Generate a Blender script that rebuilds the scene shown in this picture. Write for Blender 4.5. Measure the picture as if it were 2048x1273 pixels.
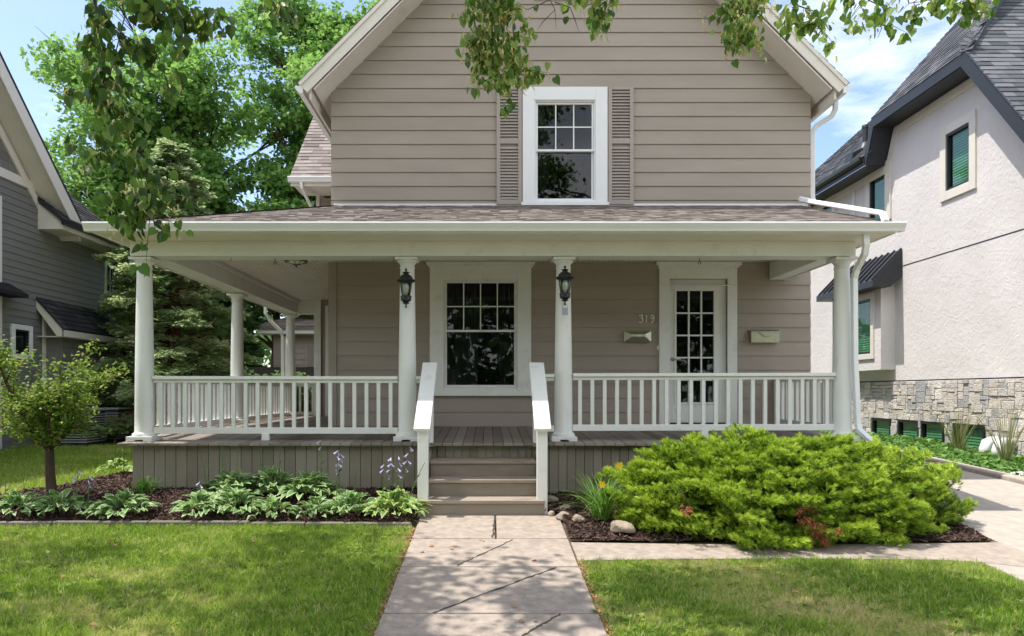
import bpy, math, random
import numpy as np
from mathutils import Vector, Matrix
random.seed(7); rng = np.random.default_rng(7)
for o in list(bpy.data.objects): bpy.data.objects.remove(o)
S = bpy.context.scene; COL = S.collection
R = math.radians
# ------------------------------------------------------------------ camera
CZ = 1.29; F = 1440.0; HX = 978.0; HY = 785.0
cam = bpy.data.cameras.new('camera'); co = bpy.data.objects.new('camera', cam); COL.objects.link(co)
co.location = (0, 0, CZ); co.rotation_euler = (R(90), 0, 0)
cam.sensor_width = 36; cam.lens = F/2048*36
cam.shift_x = (1024-HX)/2048; cam.shift_y = (HY-636.5)/2048
cam.clip_end = 3000; cam.clip_start = 0.05
S.camera = co
# ------------------------------------------------------------------ light
SUN = Vector((-0.38, 0.035, 1.0)).normalized()
el = math.asin(SUN.z); az = math.atan2(SUN.x, SUN.y)
w = bpy.data.worlds.new('World'); S.world = w; w.use_nodes = True
nt = w.node_tree; nt.nodes.clear()
N = nt.nodes.new; L = nt.links.new
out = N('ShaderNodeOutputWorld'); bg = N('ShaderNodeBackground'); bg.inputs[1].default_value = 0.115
sky = N('ShaderNodeTexSky'); sky.sky_type = 'NISHITA'; sky.sun_disc = False
sky.sun_elevation = el; sky.sun_rotation = az; sky.air_density = 1.0; sky.dust_density = 1.6; sky.ozone_density = 1.6
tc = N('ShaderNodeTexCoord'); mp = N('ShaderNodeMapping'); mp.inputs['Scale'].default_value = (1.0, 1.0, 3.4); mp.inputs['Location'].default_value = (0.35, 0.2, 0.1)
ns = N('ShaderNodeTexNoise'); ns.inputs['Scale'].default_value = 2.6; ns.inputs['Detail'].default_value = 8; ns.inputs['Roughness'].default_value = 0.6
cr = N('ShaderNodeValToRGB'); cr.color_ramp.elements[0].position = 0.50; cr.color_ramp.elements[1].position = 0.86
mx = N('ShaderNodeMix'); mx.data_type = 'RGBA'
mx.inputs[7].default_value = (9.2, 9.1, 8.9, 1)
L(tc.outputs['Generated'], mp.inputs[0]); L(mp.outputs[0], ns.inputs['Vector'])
sx_ = N('ShaderNodeSeparateXYZ'); L(tc.outputs['Generated'], sx_.inputs[0]); mA = N('ShaderNodeMath'); mA.operation = 'MULTIPLY_ADD'; mA.inputs[1].default_value = -.30  # cloud mask leans behind the camera: added unseen overcast fills the facade
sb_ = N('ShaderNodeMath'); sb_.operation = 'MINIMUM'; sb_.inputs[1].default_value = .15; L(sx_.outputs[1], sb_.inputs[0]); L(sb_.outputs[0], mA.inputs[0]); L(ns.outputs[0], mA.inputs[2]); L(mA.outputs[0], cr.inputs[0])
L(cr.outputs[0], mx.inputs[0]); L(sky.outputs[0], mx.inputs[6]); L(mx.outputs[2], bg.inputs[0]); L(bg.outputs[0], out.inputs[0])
sl = bpy.data.lights.new('sun', 'SUN'); sl.energy = 2.55; sl.angle = R(0.53); sl.color = (1.0, 0.95, 0.87)
so = bpy.data.objects.new('sun', sl); COL.objects.link(so); so.rotation_euler = SUN.to_track_quat('Z', 'Y').to_euler()
so.location = (0, 0, 30)
S.view_settings.view_transform = 'Standard'; S.view_settings.look = 'None'
S.view_settings.exposure = 1.27; S.view_settings.gamma = 1.0
S.render.engine = 'CYCLES'
S.cycles.max_bounces = 8; S.cycles.transparent_max_bounces = 12; S.cycles.diffuse_bounces = 4

# ------------------------------------------------------------------ helpers
def X(px, d): return (px-HX)*d/F
def Z(py, d): return CZ+(HY-py)*d/F
ORG = {}
def tag(o, label=None, cat=None, group=None, kind=None):
    if label: o['label'] = label
    if cat: o['category'] = cat
    if group: o['group'] = group
    if kind: o['kind'] = kind
    return o
def thing(name, loc, label, cat, group=None):
    o = bpy.data.objects.new(name, None); COL.objects.link(o); o.location = loc; o.empty_display_size = .2
    ORG[o.name] = Vector(loc); return tag(o, label, cat, group)
def node(name, parent, loc=None):          # a part made of sub-parts only: small empty
    o = bpy.data.objects.new(name, None); COL.objects.link(o); o.parent = parent
    ORG[o.name] = ORG[parent.name].copy(); o.empty_display_size = .1
    return o
def link_mesh(name, me, mats, parent=None, org=None):
    o = bpy.data.objects.new(name, me); COL.objects.link(o)
    for m in (mats if isinstance(mats, (list, tuple)) else [mats]): me.materials.append(m)
    if parent is not None:
        o.parent = parent; ORG[o.name] = ORG[parent.name].copy()
    elif org is not None:
        o.location = org; ORG[o.name] = Vector(org)
    else: ORG[o.name] = Vector((0, 0, 0))
    return o
class MB:
    def __init__(s): s.v = []; s.f = []; s.m = []; s.t = []
    def add(s, vs, fs, mi=0, tint=None):
        b = len(s.v); s.v += [tuple(v) for v in vs]
        for f in fs: s.f.append([b+i for i in f]); s.m.append(mi); s.t.append(.5 if tint is None else tint)
        return s
    def box(s, x0, x1, y0, y1, z0, z1, mi=0, tint=None):
        return s.add([(x0,y0,z0),(x1,y0,z0),(x1,y1,z0),(x0,y1,z0),(x0,y0,z1),(x1,y0,z1),(x1,y1,z1),(x0,y1,z1)],
              [(3,2,1,0),(4,5,6,7),(0,1,5,4),(1,2,6,5),(2,3,7,6),(3,0,4,7)], mi, tint)
    def hexa(s, pts, mi=0, tint=None):       # 4 bottom, 4 top
        return s.add(pts, [(3,2,1,0),(4,5,6,7),(0,1,5,4),(1,2,6,5),(2,3,7,6),(3,0,4,7)], mi, tint)
    def prism(s, poly, a, vec, mi=0):        # poly list of 3D pts (planar), extruded by vec
        n = len(poly); vec = Vector(vec); p = [Vector(q) for q in poly]
        vs = p+[q+vec for q in p]
        fs = [tuple(range(n))[::-1], tuple(range(n, 2*n))]+[(i, (i+1) % n, n+(i+1) % n, n+i) for i in range(n)]
        return s.add(vs, fs, mi)
    def bar(s, p0, p1, w, h, up=(0,0,1), mi=0):   # rectangular bar
        p0 = Vector(p0); p1 = Vector(p1); d = (p1-p0).normalized(); u = Vector(up)
        sd = d.cross(u).normalized()*w/2; uu = sd.cross(d).normalized()*h/2
        return s.hexa([p0-sd-uu, p0+sd-uu, p1+sd-uu, p1-sd-uu, p0-sd+uu, p0+sd+uu, p1+sd+uu, p1-sd+uu], mi)
    def tube(s, pts, rad, n=8, mi=0, caps=True, sq=None, tint=None):
        pts = [Vector(p) for p in pts]; k = len(pts)
        if not isinstance(rad, (list, tuple)): rad = [rad]*k
        b = len(s.v); ref = None
        for i, p in enumerate(pts):
            d = (pts[min(i+1, k-1)]-pts[max(i-1, 0)]).normalized()
            if ref is None:
                ref = Vector((0,0,1)) if abs(d.z) < .9 else Vector((0,1,0))
            a = d.cross(ref).normalized(); c = a.cross(d).normalized(); ref = c
            for j in range(n):
                t = 2*math.pi*(j+.5)/n
                rx, ry = rad[i], rad[i]*(sq or 1)
                s.v.append(tuple(p+a*math.cos(t)*rx+c*math.sin(t)*ry))
        tt = .5 if tint is None else tint
        for i in range(k-1):
            for j in range(n):
                s.f.append([b+i*n+j, b+i*n+(j+1) % n, b+(i+1)*n+(j+1) % n, b+(i+1)*n+j]); s.m.append(mi); s.t.append(tt)
        if caps:
            s.f.append([b+j for j in range(n)][::-1]); s.m.append(mi); s.t.append(tt)
            s.f.append([b+(k-1)*n+j for j in range(n)]); s.m.append(mi); s.t.append(tt)
        return s
    def lathe(s, prof, c, n=24, mi=0, rot=0):      # prof [(r,z)], c centre
        b = len(s.v)
        for r, z in prof:
            for j in range(n):
                t = 2*math.pi*j/n+rot
                s.v.append((c[0]+r*math.cos(t), c[1]+r*math.sin(t), c[2]+z))
        for i in range(len(prof)-1):
            for j in range(n):
                s.f.append([b+i*n+j, b+i*n+(j+1) % n, b+(i+1)*n+(j+1) % n, b+(i+1)*n+j]); s.m.append(mi); s.t.append(.5)
        s.f.append([b+j for j in range(n)][::-1]); s.m.append(mi); s.t.append(.5)
        s.f.append([b+(len(prof)-1)*n+j for j in range(n)]); s.m.append(mi); s.t.append(.5)
        return s
    def build(s, name, mats, parent=None, org=None, smooth=False, bevel=0, tints=False, autos=None):
        o_ = ORG[parent.name] if parent is not None else (Vector(org) if org is not None else Vector((0,0,0)))
        me = bpy.data.meshes.new(name)
        me.from_pydata([(v[0]-o_.x, v[1]-o_.y, v[2]-o_.z) for v in s.v], [], s.f)
        me.polygons.foreach_set('material_index', s.m)
        if smooth: me.polygons.foreach_set('use_smooth', [True]*len(s.f))
        if tints:
            a = me.attributes.new('tint', 'FLOAT', 'FACE'); a.data.foreach_set('value', s.t)
        me.update()
        ob = link_mesh(name, me, mats, parent, org)
        if autos: me.set_sharp_from_angle(angle=R(autos))
        if bevel:
            b = ob.modifiers.new('bevel', 'BEVEL'); b.width = bevel; b.segments = 2; b.limit_method = 'ANGLE'
        return ob
def np_mesh(name, V, Fc, mats, tint=None, mi=None, parent=None, org=None, smooth=False):
    """V (n,3), Fc (m,k) uniform polygons"""
    o_ = ORG[parent.name] if parent is not None else (Vector(org) if org is not None else Vector((0,0,0)))
    V = np.asarray(V, dtype=np.float32)-np.array(o_, dtype=np.float32)
    me = bpy.data.meshes.new(name); m, k = Fc.shape
    me.vertices.add(len(V)); me.vertices.foreach_set('co', V.ravel())
    me.loops.add(m*k); me.loops.foreach_set('vertex_index', Fc.astype(np.int32).ravel())
    me.polygons.add(m); me.polygons.foreach_set('loop_start', np.arange(0, m*k, k, dtype=np.int32))
    me.polygons.foreach_set('loop_total', np.full(m, k, dtype=np.int32))
    if mi is not None: me.polygons.foreach_set('material_index', mi.astype(np.int32))
    if smooth: me.polygons.foreach_set('use_smooth', np.ones(m, dtype=bool))
    me.update(calc_edges=True)
    if tint is not None:
        a = me.attributes.new('tint', 'FLOAT', 'FACE'); a.data.foreach_set('value', tint.astype(np.float32))
    return link_mesh(name, me, mats, parent, org)
def nrm(a): return a/np.maximum(np.linalg.norm(a, axis=-1, keepdims=True), 1e-9)
def scatter(P, D, U, size, tv, tf):
    """place template (tv: k,3 with x=side,y=along,z=normal) at P with along D, normal-ish U"""
    D = nrm(D); Sx = nrm(np.cross(D, U)); Nn = np.cross(Sx, D)
    size = np.asarray(size)
    if size.ndim == 1: size = size[:, None]
    V = P[:, None, :]+size[:, None, :]*(tv[None, :, 0:1]*Sx[:, None, :]+tv[None, :, 1:2]*D[:, None, :]+tv[None, :, 2:3]*Nn[:, None, :])
    n, k = len(P), len(tv)
    Fc = (tf[None, :, :]+(np.arange(n)*k)[:, None, None]).reshape(-1, tf.shape[1])
    return V.reshape(-1, 3), Fc
def rdir(n, zs=1.0):
    v = rng.normal(size=(n, 3)); v[:, 2] *= zs; return nrm(v)
QLEAF = (np.array([(0,0,0),(.34,.42,.06),(0,1,-.08),(-.34,.42,.06)]), np.array([(0,1,2,3)]))
WLEAF = (np.array([(0,0,0),(.5,.35,.1),(.12,1,-.12),(-.45,.5,.08)]), np.array([(0,1,2,3)]))
HEART = (np.array([(0,.0,0),(.22,-.1,.05),(.45,.12,.12),(.42,.5,.1),(0,1.05,-.1),(-.22,-.1,.05),(-.45,.12,.12),(-.42,.5,.1)]),
         np.array([(0,1,2,3,4),(0,4,7,6,5)]))

# ------------------------------------------------------------------ materials
def newmat(name):
    m = bpy.data.materials.new(name); m.use_nodes = True
    return m, m.node_tree, m.node_tree.nodes['Principled BSDF']
def mat(name, col, rough=.6, var=.12, scale=6, bump=0, bscale=60, spec=.4, metal=0, stretch=None, streak=0, dirt=None, dirtpos=(.58,.75), dscale=3, coat=0):
    m, t, p = newmat(name); n = t.nodes; l = t.links
    p.inputs['Roughness'].default_value = rough; p.inputs['Metallic'].default_value = metal
    p.inputs['Specular IOR Level'].default_value = spec; p.inputs['Coat Weight'].default_value = coat
    c = n.new('ShaderNodeTexCoord'); mpn = n.new('ShaderNodeMapping'); l.new(c.outputs['Object'], mpn.inputs[0])
    if stretch: mpn.inputs['Scale'].default_value = stretch
    t1 = n.new('ShaderNodeTexNoise'); t1.inputs['Scale'].default_value = scale; t1.inputs['Detail'].default_value = 6; l.new(mpn.outputs[0], t1.inputs['Vector'])
    r = n.new('ShaderNodeValToRGB'); r.color_ramp.elements[0].position = .3; r.color_ramp.elements[1].position = .7
    a = [max(0, x*(1-var)) for x in col]; b = [min(1, x*(1+var)) for x in col]
    r.color_ramp.elements[0].color = (*a, 1); r.color_ramp.elements[1].color = (*b, 1)
    l.new(t1.outputs[0], r.inputs[0]); last = r.outputs[0]
    if dirt is not None:
        t3 = n.new('ShaderNodeTexNoise'); t3.inputs['Scale'].default_value = dscale; t3.inputs['Detail'].default_value = 9; t3.inputs['Roughness'].default_value = .7; l.new(mpn.outputs[0], t3.inputs['Vector'])
        r3 = n.new('ShaderNodeValToRGB'); r3.color_ramp.elements[0].position = dirtpos[0]; r3.color_ramp.elements[1].position = dirtpos[1]
        l.new(t3.outputs[0], r3.inputs[0])
        mm = n.new('ShaderNodeMix'); mm.data_type = 'RGBA'; l.new(r3.outputs[0], mm.inputs[0]); l.new(last, mm.inputs[6]); mm.inputs[7].default_value = (*dirt, 1); last = mm.outputs[2]
    l.new(last, p.inputs['Base Color'])
    if bump:
        t2 = n.new('ShaderNodeTexNoise'); t2.inputs['Scale'].default_value = bscale; t2.inputs['Detail'].default_value = 5; l.new(mpn.outputs[0], t2.inputs['Vector'])
        bm = n.new('ShaderNodeBump'); bm.inputs['Strength'].default_value = bump; bm.inputs['Distance'].default_value = .02
        l.new(t2.outputs[0], bm.inputs['Height']); l.new(bm.outputs[0], p.inputs['Normal'])
    return m
def tmat(name, cols, rough=.7, trans=0, spec=.3, noise=0, nscale=20, bump=0, bscale=80, tcol=None):
    """colour picked by the per-piece 'tint' attribute"""
    m, t, p = newmat(name); n = t.nodes; l = t.links
    p.inputs['Roughness'].default_value = rough; p.inputs['Specular IOR Level'].default_value = spec
    a = n.new('ShaderNodeAttribute'); a.attribute_name = 'tint'
    r = n.new('ShaderNodeValToRGB'); els = r.color_ramp.elements
    while len(els) < len(cols): els.new(.5)
    for i, c in enumerate(cols):
        els[i].position = i/(len(cols)-1); els[i].color = (*c, 1)
    fac = a.outputs['Fac']
    if noise or bump:
        c = n.new('ShaderNodeTexCoord'); t1 = n.new('ShaderNodeTexNoise'); t1.inputs['Scale'].default_value = nscale; t1.inputs['Detail'].default_value = 6; l.new(c.outputs['Object'], t1.inputs['Vector'])
        ma = n.new('ShaderNodeMath'); ma.operation = 'MULTIPLY_ADD'; l.new(t1.outputs[0], ma.inputs[0]); ma.inputs[1].default_value = noise
        mb = n.new('ShaderNodeMath'); mb.operation = 'SUBTRACT'; l.new(fac, mb.inputs[0]); mb.inputs[1].default_value = noise*.5; l.new(mb.outputs[0], ma.inputs[2]); fac = ma.outputs[0]
        if bump:
            t2 = n.new('ShaderNodeTexNoise'); t2.inputs['Scale'].default_value = bscale; t2.inputs['Detail'].default_value = 5; l.new(c.outputs['Object'], t2.inputs['Vector'])
            bm = n.new('ShaderNodeBump'); bm.inputs['Strength'].default_value = bump; bm.inputs['Distance'].default_value = .02
            l.new(t2.outputs[0], bm.inputs['Height']); l.new(bm.outputs[0], p.inputs['Normal'])
    l.new(fac, r.inputs[0]); l.new(r.outputs[0], p.inputs['Base Color'])
    if trans:
        tr = n.new('ShaderNodeBsdfTranslucent'); ms = n.new('ShaderNodeMixShader'); ms.inputs[0].default_value = trans
        hs = n.new('ShaderNodeHueSaturation'); hs.inputs['Saturation'].default_value = 1.05; hs.inputs['Value'].default_value = 1.5; hs.inputs['Hue'].default_value = .49
        l.new(r.outputs[0], hs.inputs['Color']); l.new(hs.outputs[0], tr.inputs[0])
        o = n['Material Output']; l.new(p.outputs[0], ms.inputs[1]); l.new(tr.outputs[0], ms.inputs[2]); l.new(ms.outputs[0], o.inputs[0])
    return m
def boardvar(m, amt=.10):
    t = m.node_tree; n = t.nodes; l = t.links; p = n['Principled BSDF']; src = p.inputs['Base Color'].links[0].from_socket
    a = n.new('ShaderNodeAttribute'); a.attribute_name = 'tint'; h = n.new('ShaderNodeHueSaturation'); mr = n.new('ShaderNodeMapRange'); mr.inputs[3].default_value = 1-amt/2; mr.inputs[4].default_value = 1+amt/2
    l.new(a.outputs['Fac'], mr.inputs[0]); l.new(mr.outputs[0], h.inputs['Value']); l.new(src, h.inputs['Color']); l.new(h.outputs[0], p.inputs['Base Color'])
def glassmat(name, tint=(.75,.8,.8), refl=.12):
    m, t, p = newmat(name); n = t.nodes; l = t.links; n.remove(p)
    tr = n.new('ShaderNodeBsdfTransparent'); tr.inputs[0].default_value = (*tint, 1)
    gl = n.new('ShaderNodeBsdfGlossy'); gl.inputs['Roughness'].default_value = .02; gl.inputs[0].default_value = (.9,.95,1,1)
    fr = n.new('ShaderNodeFresnel'); fr.inputs[0].default_value = 1.5
    ad = n.new('ShaderNodeMath'); ad.operation = 'ADD'; ad.inputs[1].default_value = refl; l.new(fr.outputs[0], ad.inputs[0]); ge = n.new('ShaderNodeNewGeometry'); iv = n.new('ShaderNodeMath'); iv.operation = 'SUBTRACT'; iv.inputs[0].default_value = 1; l.new(ge.outputs['Backfacing'], iv.inputs[1]); mu = n.new('ShaderNodeMath'); mu.operation = 'MULTIPLY'; l.new(ad.outputs[0], mu.inputs[0]); l.new(iv.outputs[0], mu.inputs[1]); ad = mu
    c = n.new('ShaderNodeTexCoord'); t2 = n.new('ShaderNodeTexNoise'); t2.inputs['Scale'].default_value = 2.5; l.new(c.outputs['Object'], t2.inputs['Vector'])
    bm = n.new('ShaderNodeBump'); bm.inputs['Strength'].default_value = .025; bm.inputs['Distance'].default_value = .05; l.new(t2.outputs[0], bm.inputs['Height']); l.new(bm.outputs[0], gl.inputs['Normal'])
    ms = n.new('ShaderNodeMixShader'); l.new(ad.outputs[0], ms.inputs[0]); l.new(tr.outputs[0], ms.inputs[1]); l.new(gl.outputs[0], ms.inputs[2])
    l.new(ms.outputs[0], n['Material Output'].inputs[0]); return m
M = {}
M['siding'] = mat('taupe_siding', (.348,.298,.252), .5, .06, 1.5, .12, 140, .35, stretch=(.6,1,3), dirt=(.28,.24,.21), dirtpos=(.55,.95), dscale=1.2)
boardvar(M['siding'], .07)
M['white'] = mat('white_paint', (.78,.78,.75), .42, .035, 3, .10, 90, .4, dirt=(.50,.47,.41), dirtpos=(.56,.9), dscale=4)
M['trim'] = mat('white_trim', (.80,.81,.82), .4, .03, 3, .05, 90, .4)
M['cream'] = mat('cream_trim', (.74,.70,.63), .5, .04, 3, .08, 90, .35, dirt=(.5,.45,.37), dirtpos=(.6,.95))
M['soffit'] = mat('soffit_paint', (.70,.66,.60), .55, .05, 2, .1, 60, .3, dirt=(.5,.43,.36), dirtpos=(.55,.9))
M['column'] = mat('column_paint', (.78,.78,.76), .5, .04, 2, .15, 50, .35, stretch=(1,1,.25), dirt=(.46,.43,.38), dirtpos=(.58,.80), dscale=6)
M['deck'] = tmat('deck_paint', [(.17,.14,.125),(.24,.205,.18),(.30,.26,.23)], .6, noise=.5, nscale=9, bump=.3, bscale=60)
M['skirt'] = tmat('skirt_paint', [(.225,.20,.155),(.27,.24,.185),(.30,.27,.215)], .65, noise=.7, nscale=4, bump=.25, bscale=40)
M['step'] = mat('step_paint', (.245,.21,.165), .6, .12, 7, .25, 60, .35, stretch=(.3,1,1), dirt=(.10,.085,.075), dirtpos=(.6,.82), dscale=5)
M['tread'] = mat('worn_tread', (.34,.28,.225), .65, .15, 8, .3, 80, .3, stretch=(.25,1,1), dirt=(.16,.125,.10), dirtpos=(.5,.75), dscale=6)
M['glass'] = glassmat('window_glass', (.55,.57,.57), .0)
M['green_glass'] = glassmat('green_glass', (.56,.74,.64), .015)
M['lamp_glass'] = glassmat('lamp_glass', (.85,.88,.85), .05)
M['dark'] = mat('dark_interior', (.035,.035,.035), .9, .3, 2)
M['curtain'] = mat('net_curtain', (.16,.16,.16), .9, .3, 3, stretch=(8,1,.3))
M['black'] = mat('black_metal', (.018,.02,.024), .38, .1, 10, .05, 60, .5)
M['bronze'] = mat('bronze_metal', (.05,.035,.025), .4, .1, 10)
M['nickel'] = mat('brushed_nickel', (.55,.54,.46), .28, .08, 30, metal=1)
M['mailbox'] = mat('brass_mailbox', (.46,.45,.33), .36, .1, 15, .05, 40, metal=.85)
M['concrete'] = mat('walk_concrete', (.40,.335,.28), .9, .16, 14, .6, 180, .2, dirt=(.27,.225,.19), dirtpos=(.46,.75), dscale=9)
M['drive'] = mat('drive_concrete', (.40,.355,.305), .9, .12, 9, .4, 150, .2, dirt=(.34,.29,.25), dirtpos=(.5,.85), dscale=1.2)
M['joint'] = mat('joint_dirt', (.10,.075,.055), .95, .3, 30, .5, 100)
M['edging'] = tmat('edging_stone', [(.16,.14,.115),(.28,.25,.21)], .9, noise=.6, nscale=14, bump=.6, bscale=60)
M['mulch'] = mat('mulch_soil', (.055,.034,.027), .95, .5, 30, 1, 60, .1)
M['chips'] = tmat('mulch_chip', [(.035,.022,.02),(.08,.048,.038),(.14,.085,.065),(.24,.16,.12)], .9)
M['soil'] = mat('lawn_soil', (.13,.135,.05), .95, .35, 6, .8, 80, .1, dirt=(.17,.14,.07), dirtpos=(.5,.7), dscale=2)
M['grass'] = tmat('grass_blade', [(.06,.13,.015),(.15,.28,.03),(.29,.41,.065),(.46,.48,.16),(.64,.54,.33)], .55, trans=.42, spec=.3)
M['shingle'] = tmat('brown_shingle', [(.16,.135,.12),(.205,.175,.16),(.25,.215,.20),(.30,.265,.245)], .95, noise=.5, nscale=60, bump=.4, bscale=200, spec=.1)
M['slate'] = tmat('slate_shingle', [(.07,.075,.085),(.10,.105,.12),(.135,.14,.155),(.17,.175,.19)], .95, noise=.3, nscale=60, bump=.4, bscale=200, spec=.1)
M['darkshingle'] = tmat('dark_shingle', [(.03,.03,.034),(.05,.05,.056),(.075,.075,.08)], .95, noise=.3, nscale=60, bump=.4, bscale=200, spec=.1)
M['greysid'] = mat('grey_siding', (.19,.19,.175), .6, .06, 2, .1, 120, .3, stretch=(1,.5,3), dirt=(.13,.13,.12), dirtpos=(.6,.85), dscale=.8)
M['greyshake'] = tmat('grey_shake', [(.17,.17,.16),(.21,.21,.20)], .7, noise=.2)
M['charcoal'] = mat('charcoal_fascia', (.032,.035,.043), .45, .08, 5)
M['stone'] = tmat('ledge_stone', [(.36,.36,.38),(.50,.48,.47),(.62,.56,.50),(.56,.50,.46),(.72,.68,.64)], .9, noise=.35, nscale=12, bump=1.0, bscale=30)
M['mortar'] = mat('mortar', (.22,.21,.20), .95, .1, 20, .3)
M['rock'] = mat('field_rock', (.33,.27,.21), .85, .25, 8, .6, 40, .2, dirt=(.2,.17,.14))
M['pebble'] = tmat('white_pebble', [(.45,.45,.44),(.75,.75,.73)], .8)
M['bark'] = mat('bark', (.085,.06,.045), .95, .35, 12, 1, 40, .1, stretch=(1,1,.25))
M['redbark'] = mat('red_bark', (.15,.075,.05), .95, .35, 12, 1, 40, .1, stretch=(1,1,.25))
M['twig'] = mat('twig', (.055,.04,.032), .9, .2, 10)
M['leafA'] = tmat('ash_leaf', [(.075,.16,.045),(.13,.26,.065),(.21,.37,.10),(.33,.48,.18)], .5, trans=.45)
M['leafB'] = tmat('dark_leaf', [(.08,.14,.055),(.12,.21,.07),(.18,.30,.10)], .5, trans=.42)
M['hemlock'] = tmat('hemlock_needle', [(.17,.26,.12),(.27,.38,.17),(.38,.47,.24),(.52,.48,.32)], .7, trans=.5)
M['arbor'] = tmat('arborvitae', [(.07,.13,.045),(.11,.20,.065),(.16,.28,.09)], .7, trans=.3)
M['shrubleaf'] = tmat('shrub_leaf', [(.08,.15,.025),(.15,.24,.04),(.25,.34,.07),(.36,.30,.12)], .5, trans=.4)
M['linden'] = tmat('linden_leaf', [(.03,.07,.016),(.06,.13,.022),(.11,.21,.035),(.30,.42,.11)], .4, trans=.5, spec=.5)
M['bract'] = tmat('linden_bract', [(.46,.55,.22),(.62,.56,.22),(.58,.36,.14)], .6, trans=.4)
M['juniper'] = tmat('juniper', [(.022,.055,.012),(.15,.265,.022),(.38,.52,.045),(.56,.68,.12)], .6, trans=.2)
M['deadjun'] = tmat('dead_juniper', [(.13,.035,.015),(.33,.10,.04),(.40,.17,.08)], .8)
M['hosta'] = tmat('hosta_green', [(.08,.19,.05),(.13,.28,.07),(.21,.38,.10)], .45, trans=.25, spec=.4)
M['hostaedge'] = tmat('hosta_margin', [(.42,.51,.26),(.58,.64,.38)], .45, trans=.3, spec=.4)
M['stem'] = mat('flower_stem', (.10,.17,.05), .6)
M['lilac'] = mat('lilac_petal', (.50,.42,.70), .6, .1)
M['yellow'] = mat('yellow_petal', (.85,.55,.02), .5, .1)
M['lilyleaf'] = tmat('daylily_leaf', [(.08,.19,.03),(.14,.29,.05),(.24,.38,.10)], .5, trans=.3)
M['ivy'] = tmat('ivy_leaf', [(.05,.12,.03),(.11,.23,.05),(.20,.36,.08)], .5, trans=.2)
M['litter'] = tmat('dry_leaf', [(.30,.12,.05),(.42,.24,.12),(.50,.40,.25)], .8, trans=.2)
M['wisp'] = tmat('ornamental_grass', [(.12,.19,.05),(.22,.26,.09),(.33,.28,.16)], .6, trans=.3)
M['ac'] = mat('ac_metal', (.35,.36,.37), .5, .05)
M['numeral'] = mat('numeral_paint', (.85,.83,.72), .4, .03)
M['sticker'] = mat('tag_plastic', (.33,.36,.40), .4)
M['bulb'] = mat('bulb_plastic', (.80,.78,.66), .3, .02)
M['pipe'] = mat('white_pipe', (.75,.76,.76), .35, .03)
M['shutterpaint'] = mat('taupe_shutter', (.36,.315,.28), .5, .05, 3)
M['slat'] = mat('blind_slat', (.80,.82,.78), .6, .03)
M['deepcrack'] = mat('crack_line', (.06,.048,.04), .95, .2, 30)
# stucco with trowel marks
def stucco():
    m, t, p = newmat('stucco'); n = t.nodes; l = t.links
    p.inputs['Roughness'].default_value = .95; p.inputs['Specular IOR Level'].default_value = .1
    c = n.new('ShaderNodeTexCoord')
    a = n.new('ShaderNodeTexNoise'); a.inputs['Scale'].default_value = 1.1; a.inputs['Detail'].default_value = 6; l.new(c.outputs['Object'], a.inputs['Vector'])
    r = n.new('ShaderNodeValToRGB'); r.color_ramp.elements[0].position = .3; r.color_ramp.elements[1].position = .7
    r.color_ramp.elements[0].color = (.67,.64,.63,1); r.color_ramp.elements[1].color = (.75,.72,.71,1); l.new(a.outputs[0], r.inputs[0]); l.new(r.outputs[0], p.inputs['Base Color'])
    d = n.new('ShaderNodeTexNoise'); d.inputs['Scale'].default_value = 5.0; d.inputs['Detail'].default_value = 3; d.inputs['Distortion'].default_value = 2.2; l.new(c.outputs['Object'], d.inputs['Vector'])
    r2 = n.new('ShaderNodeValToRGB'); r2.color_ramp.elements[0].position = .49; r2.color_ramp.elements[1].position = .53; l.new(d.outputs[0], r2.inputs[0])
    e = n.new('ShaderNodeTexNoise'); e.inputs['Scale'].default_value = 9; e.inputs['Detail'].default_value = 6; l.new(c.outputs['Object'], e.inputs['Vector'])
    ad = n.new('ShaderNodeMath'); ad.operation = 'MULTIPLY_ADD'; ad.inputs[1].default_value = .35; l.new(r2.outputs[0], ad.inputs[0]); l.new(e.outputs[0], ad.inputs[2])
    b = n.new('ShaderNodeBump'); b.inputs['Strength'].default_value = .32; b.inputs['Distance'].default_value = .02; l.new(ad.outputs[0], b.inputs['Height']); l.new(b.outputs[0], p.inputs['Normal'])
    return m
M['stucco'] = stucco()

# ------------------------------------------------------------------ terrain
def sm(a, b, x): t = np.clip((x-a)/(b-a), 0, 1); return t*t*(3-2*t)
def hgt(x, y):
    x = np.asarray(x, float); y = np.asarray(y, float)
    f = np.where(y < 7.5, .08*(np.maximum(y, -2)-7.5), .045*(np.minimum(y, 14)-7.5))
    left = sm(-4.3, -5.5, x)*.05*sm(8, 12, y)
    return f+left
def noise2(x, y, s=1.0, seed=0):
    r = np.random.default_rng(seed); o = 0
    for i in range(7):
        a = r.uniform(0, 2*math.pi); k = s*(1.35**i)*r.uniform(.8, 1.2); o = o+np.sin((x*math.cos(a)+y*math.sin(a))*k+r.uniform(0, 6.28))*(.8**i)
    return o/3.2
def grid_sheet(name, xs, ys, zf, m, inside=None, **kw):
    GX, GY = np.meshgrid(xs, ys); V = np.stack([GX.ravel(), GY.ravel(), zf(GX, GY).ravel()], 1)
    nx = len(xs); idx = np.arange(len(xs)*len(ys)).reshape(len(ys), nx)
    q = np.stack([idx[:-1, :-1], idx[:-1, 1:], idx[1:, 1:], idx[1:, :-1]], -1).reshape(-1, 4)
    if inside is not None:
        cx = V[q].mean(1); q = q[inside(cx[:, 0], cx[:, 1])]
    return np_mesh(name, V, q, m, smooth=True, **kw)
gx = np.concatenate([np.linspace(-900, -20, 8), np.linspace(-18, 18, 73), np.linspace(20, 900, 8)])
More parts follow.
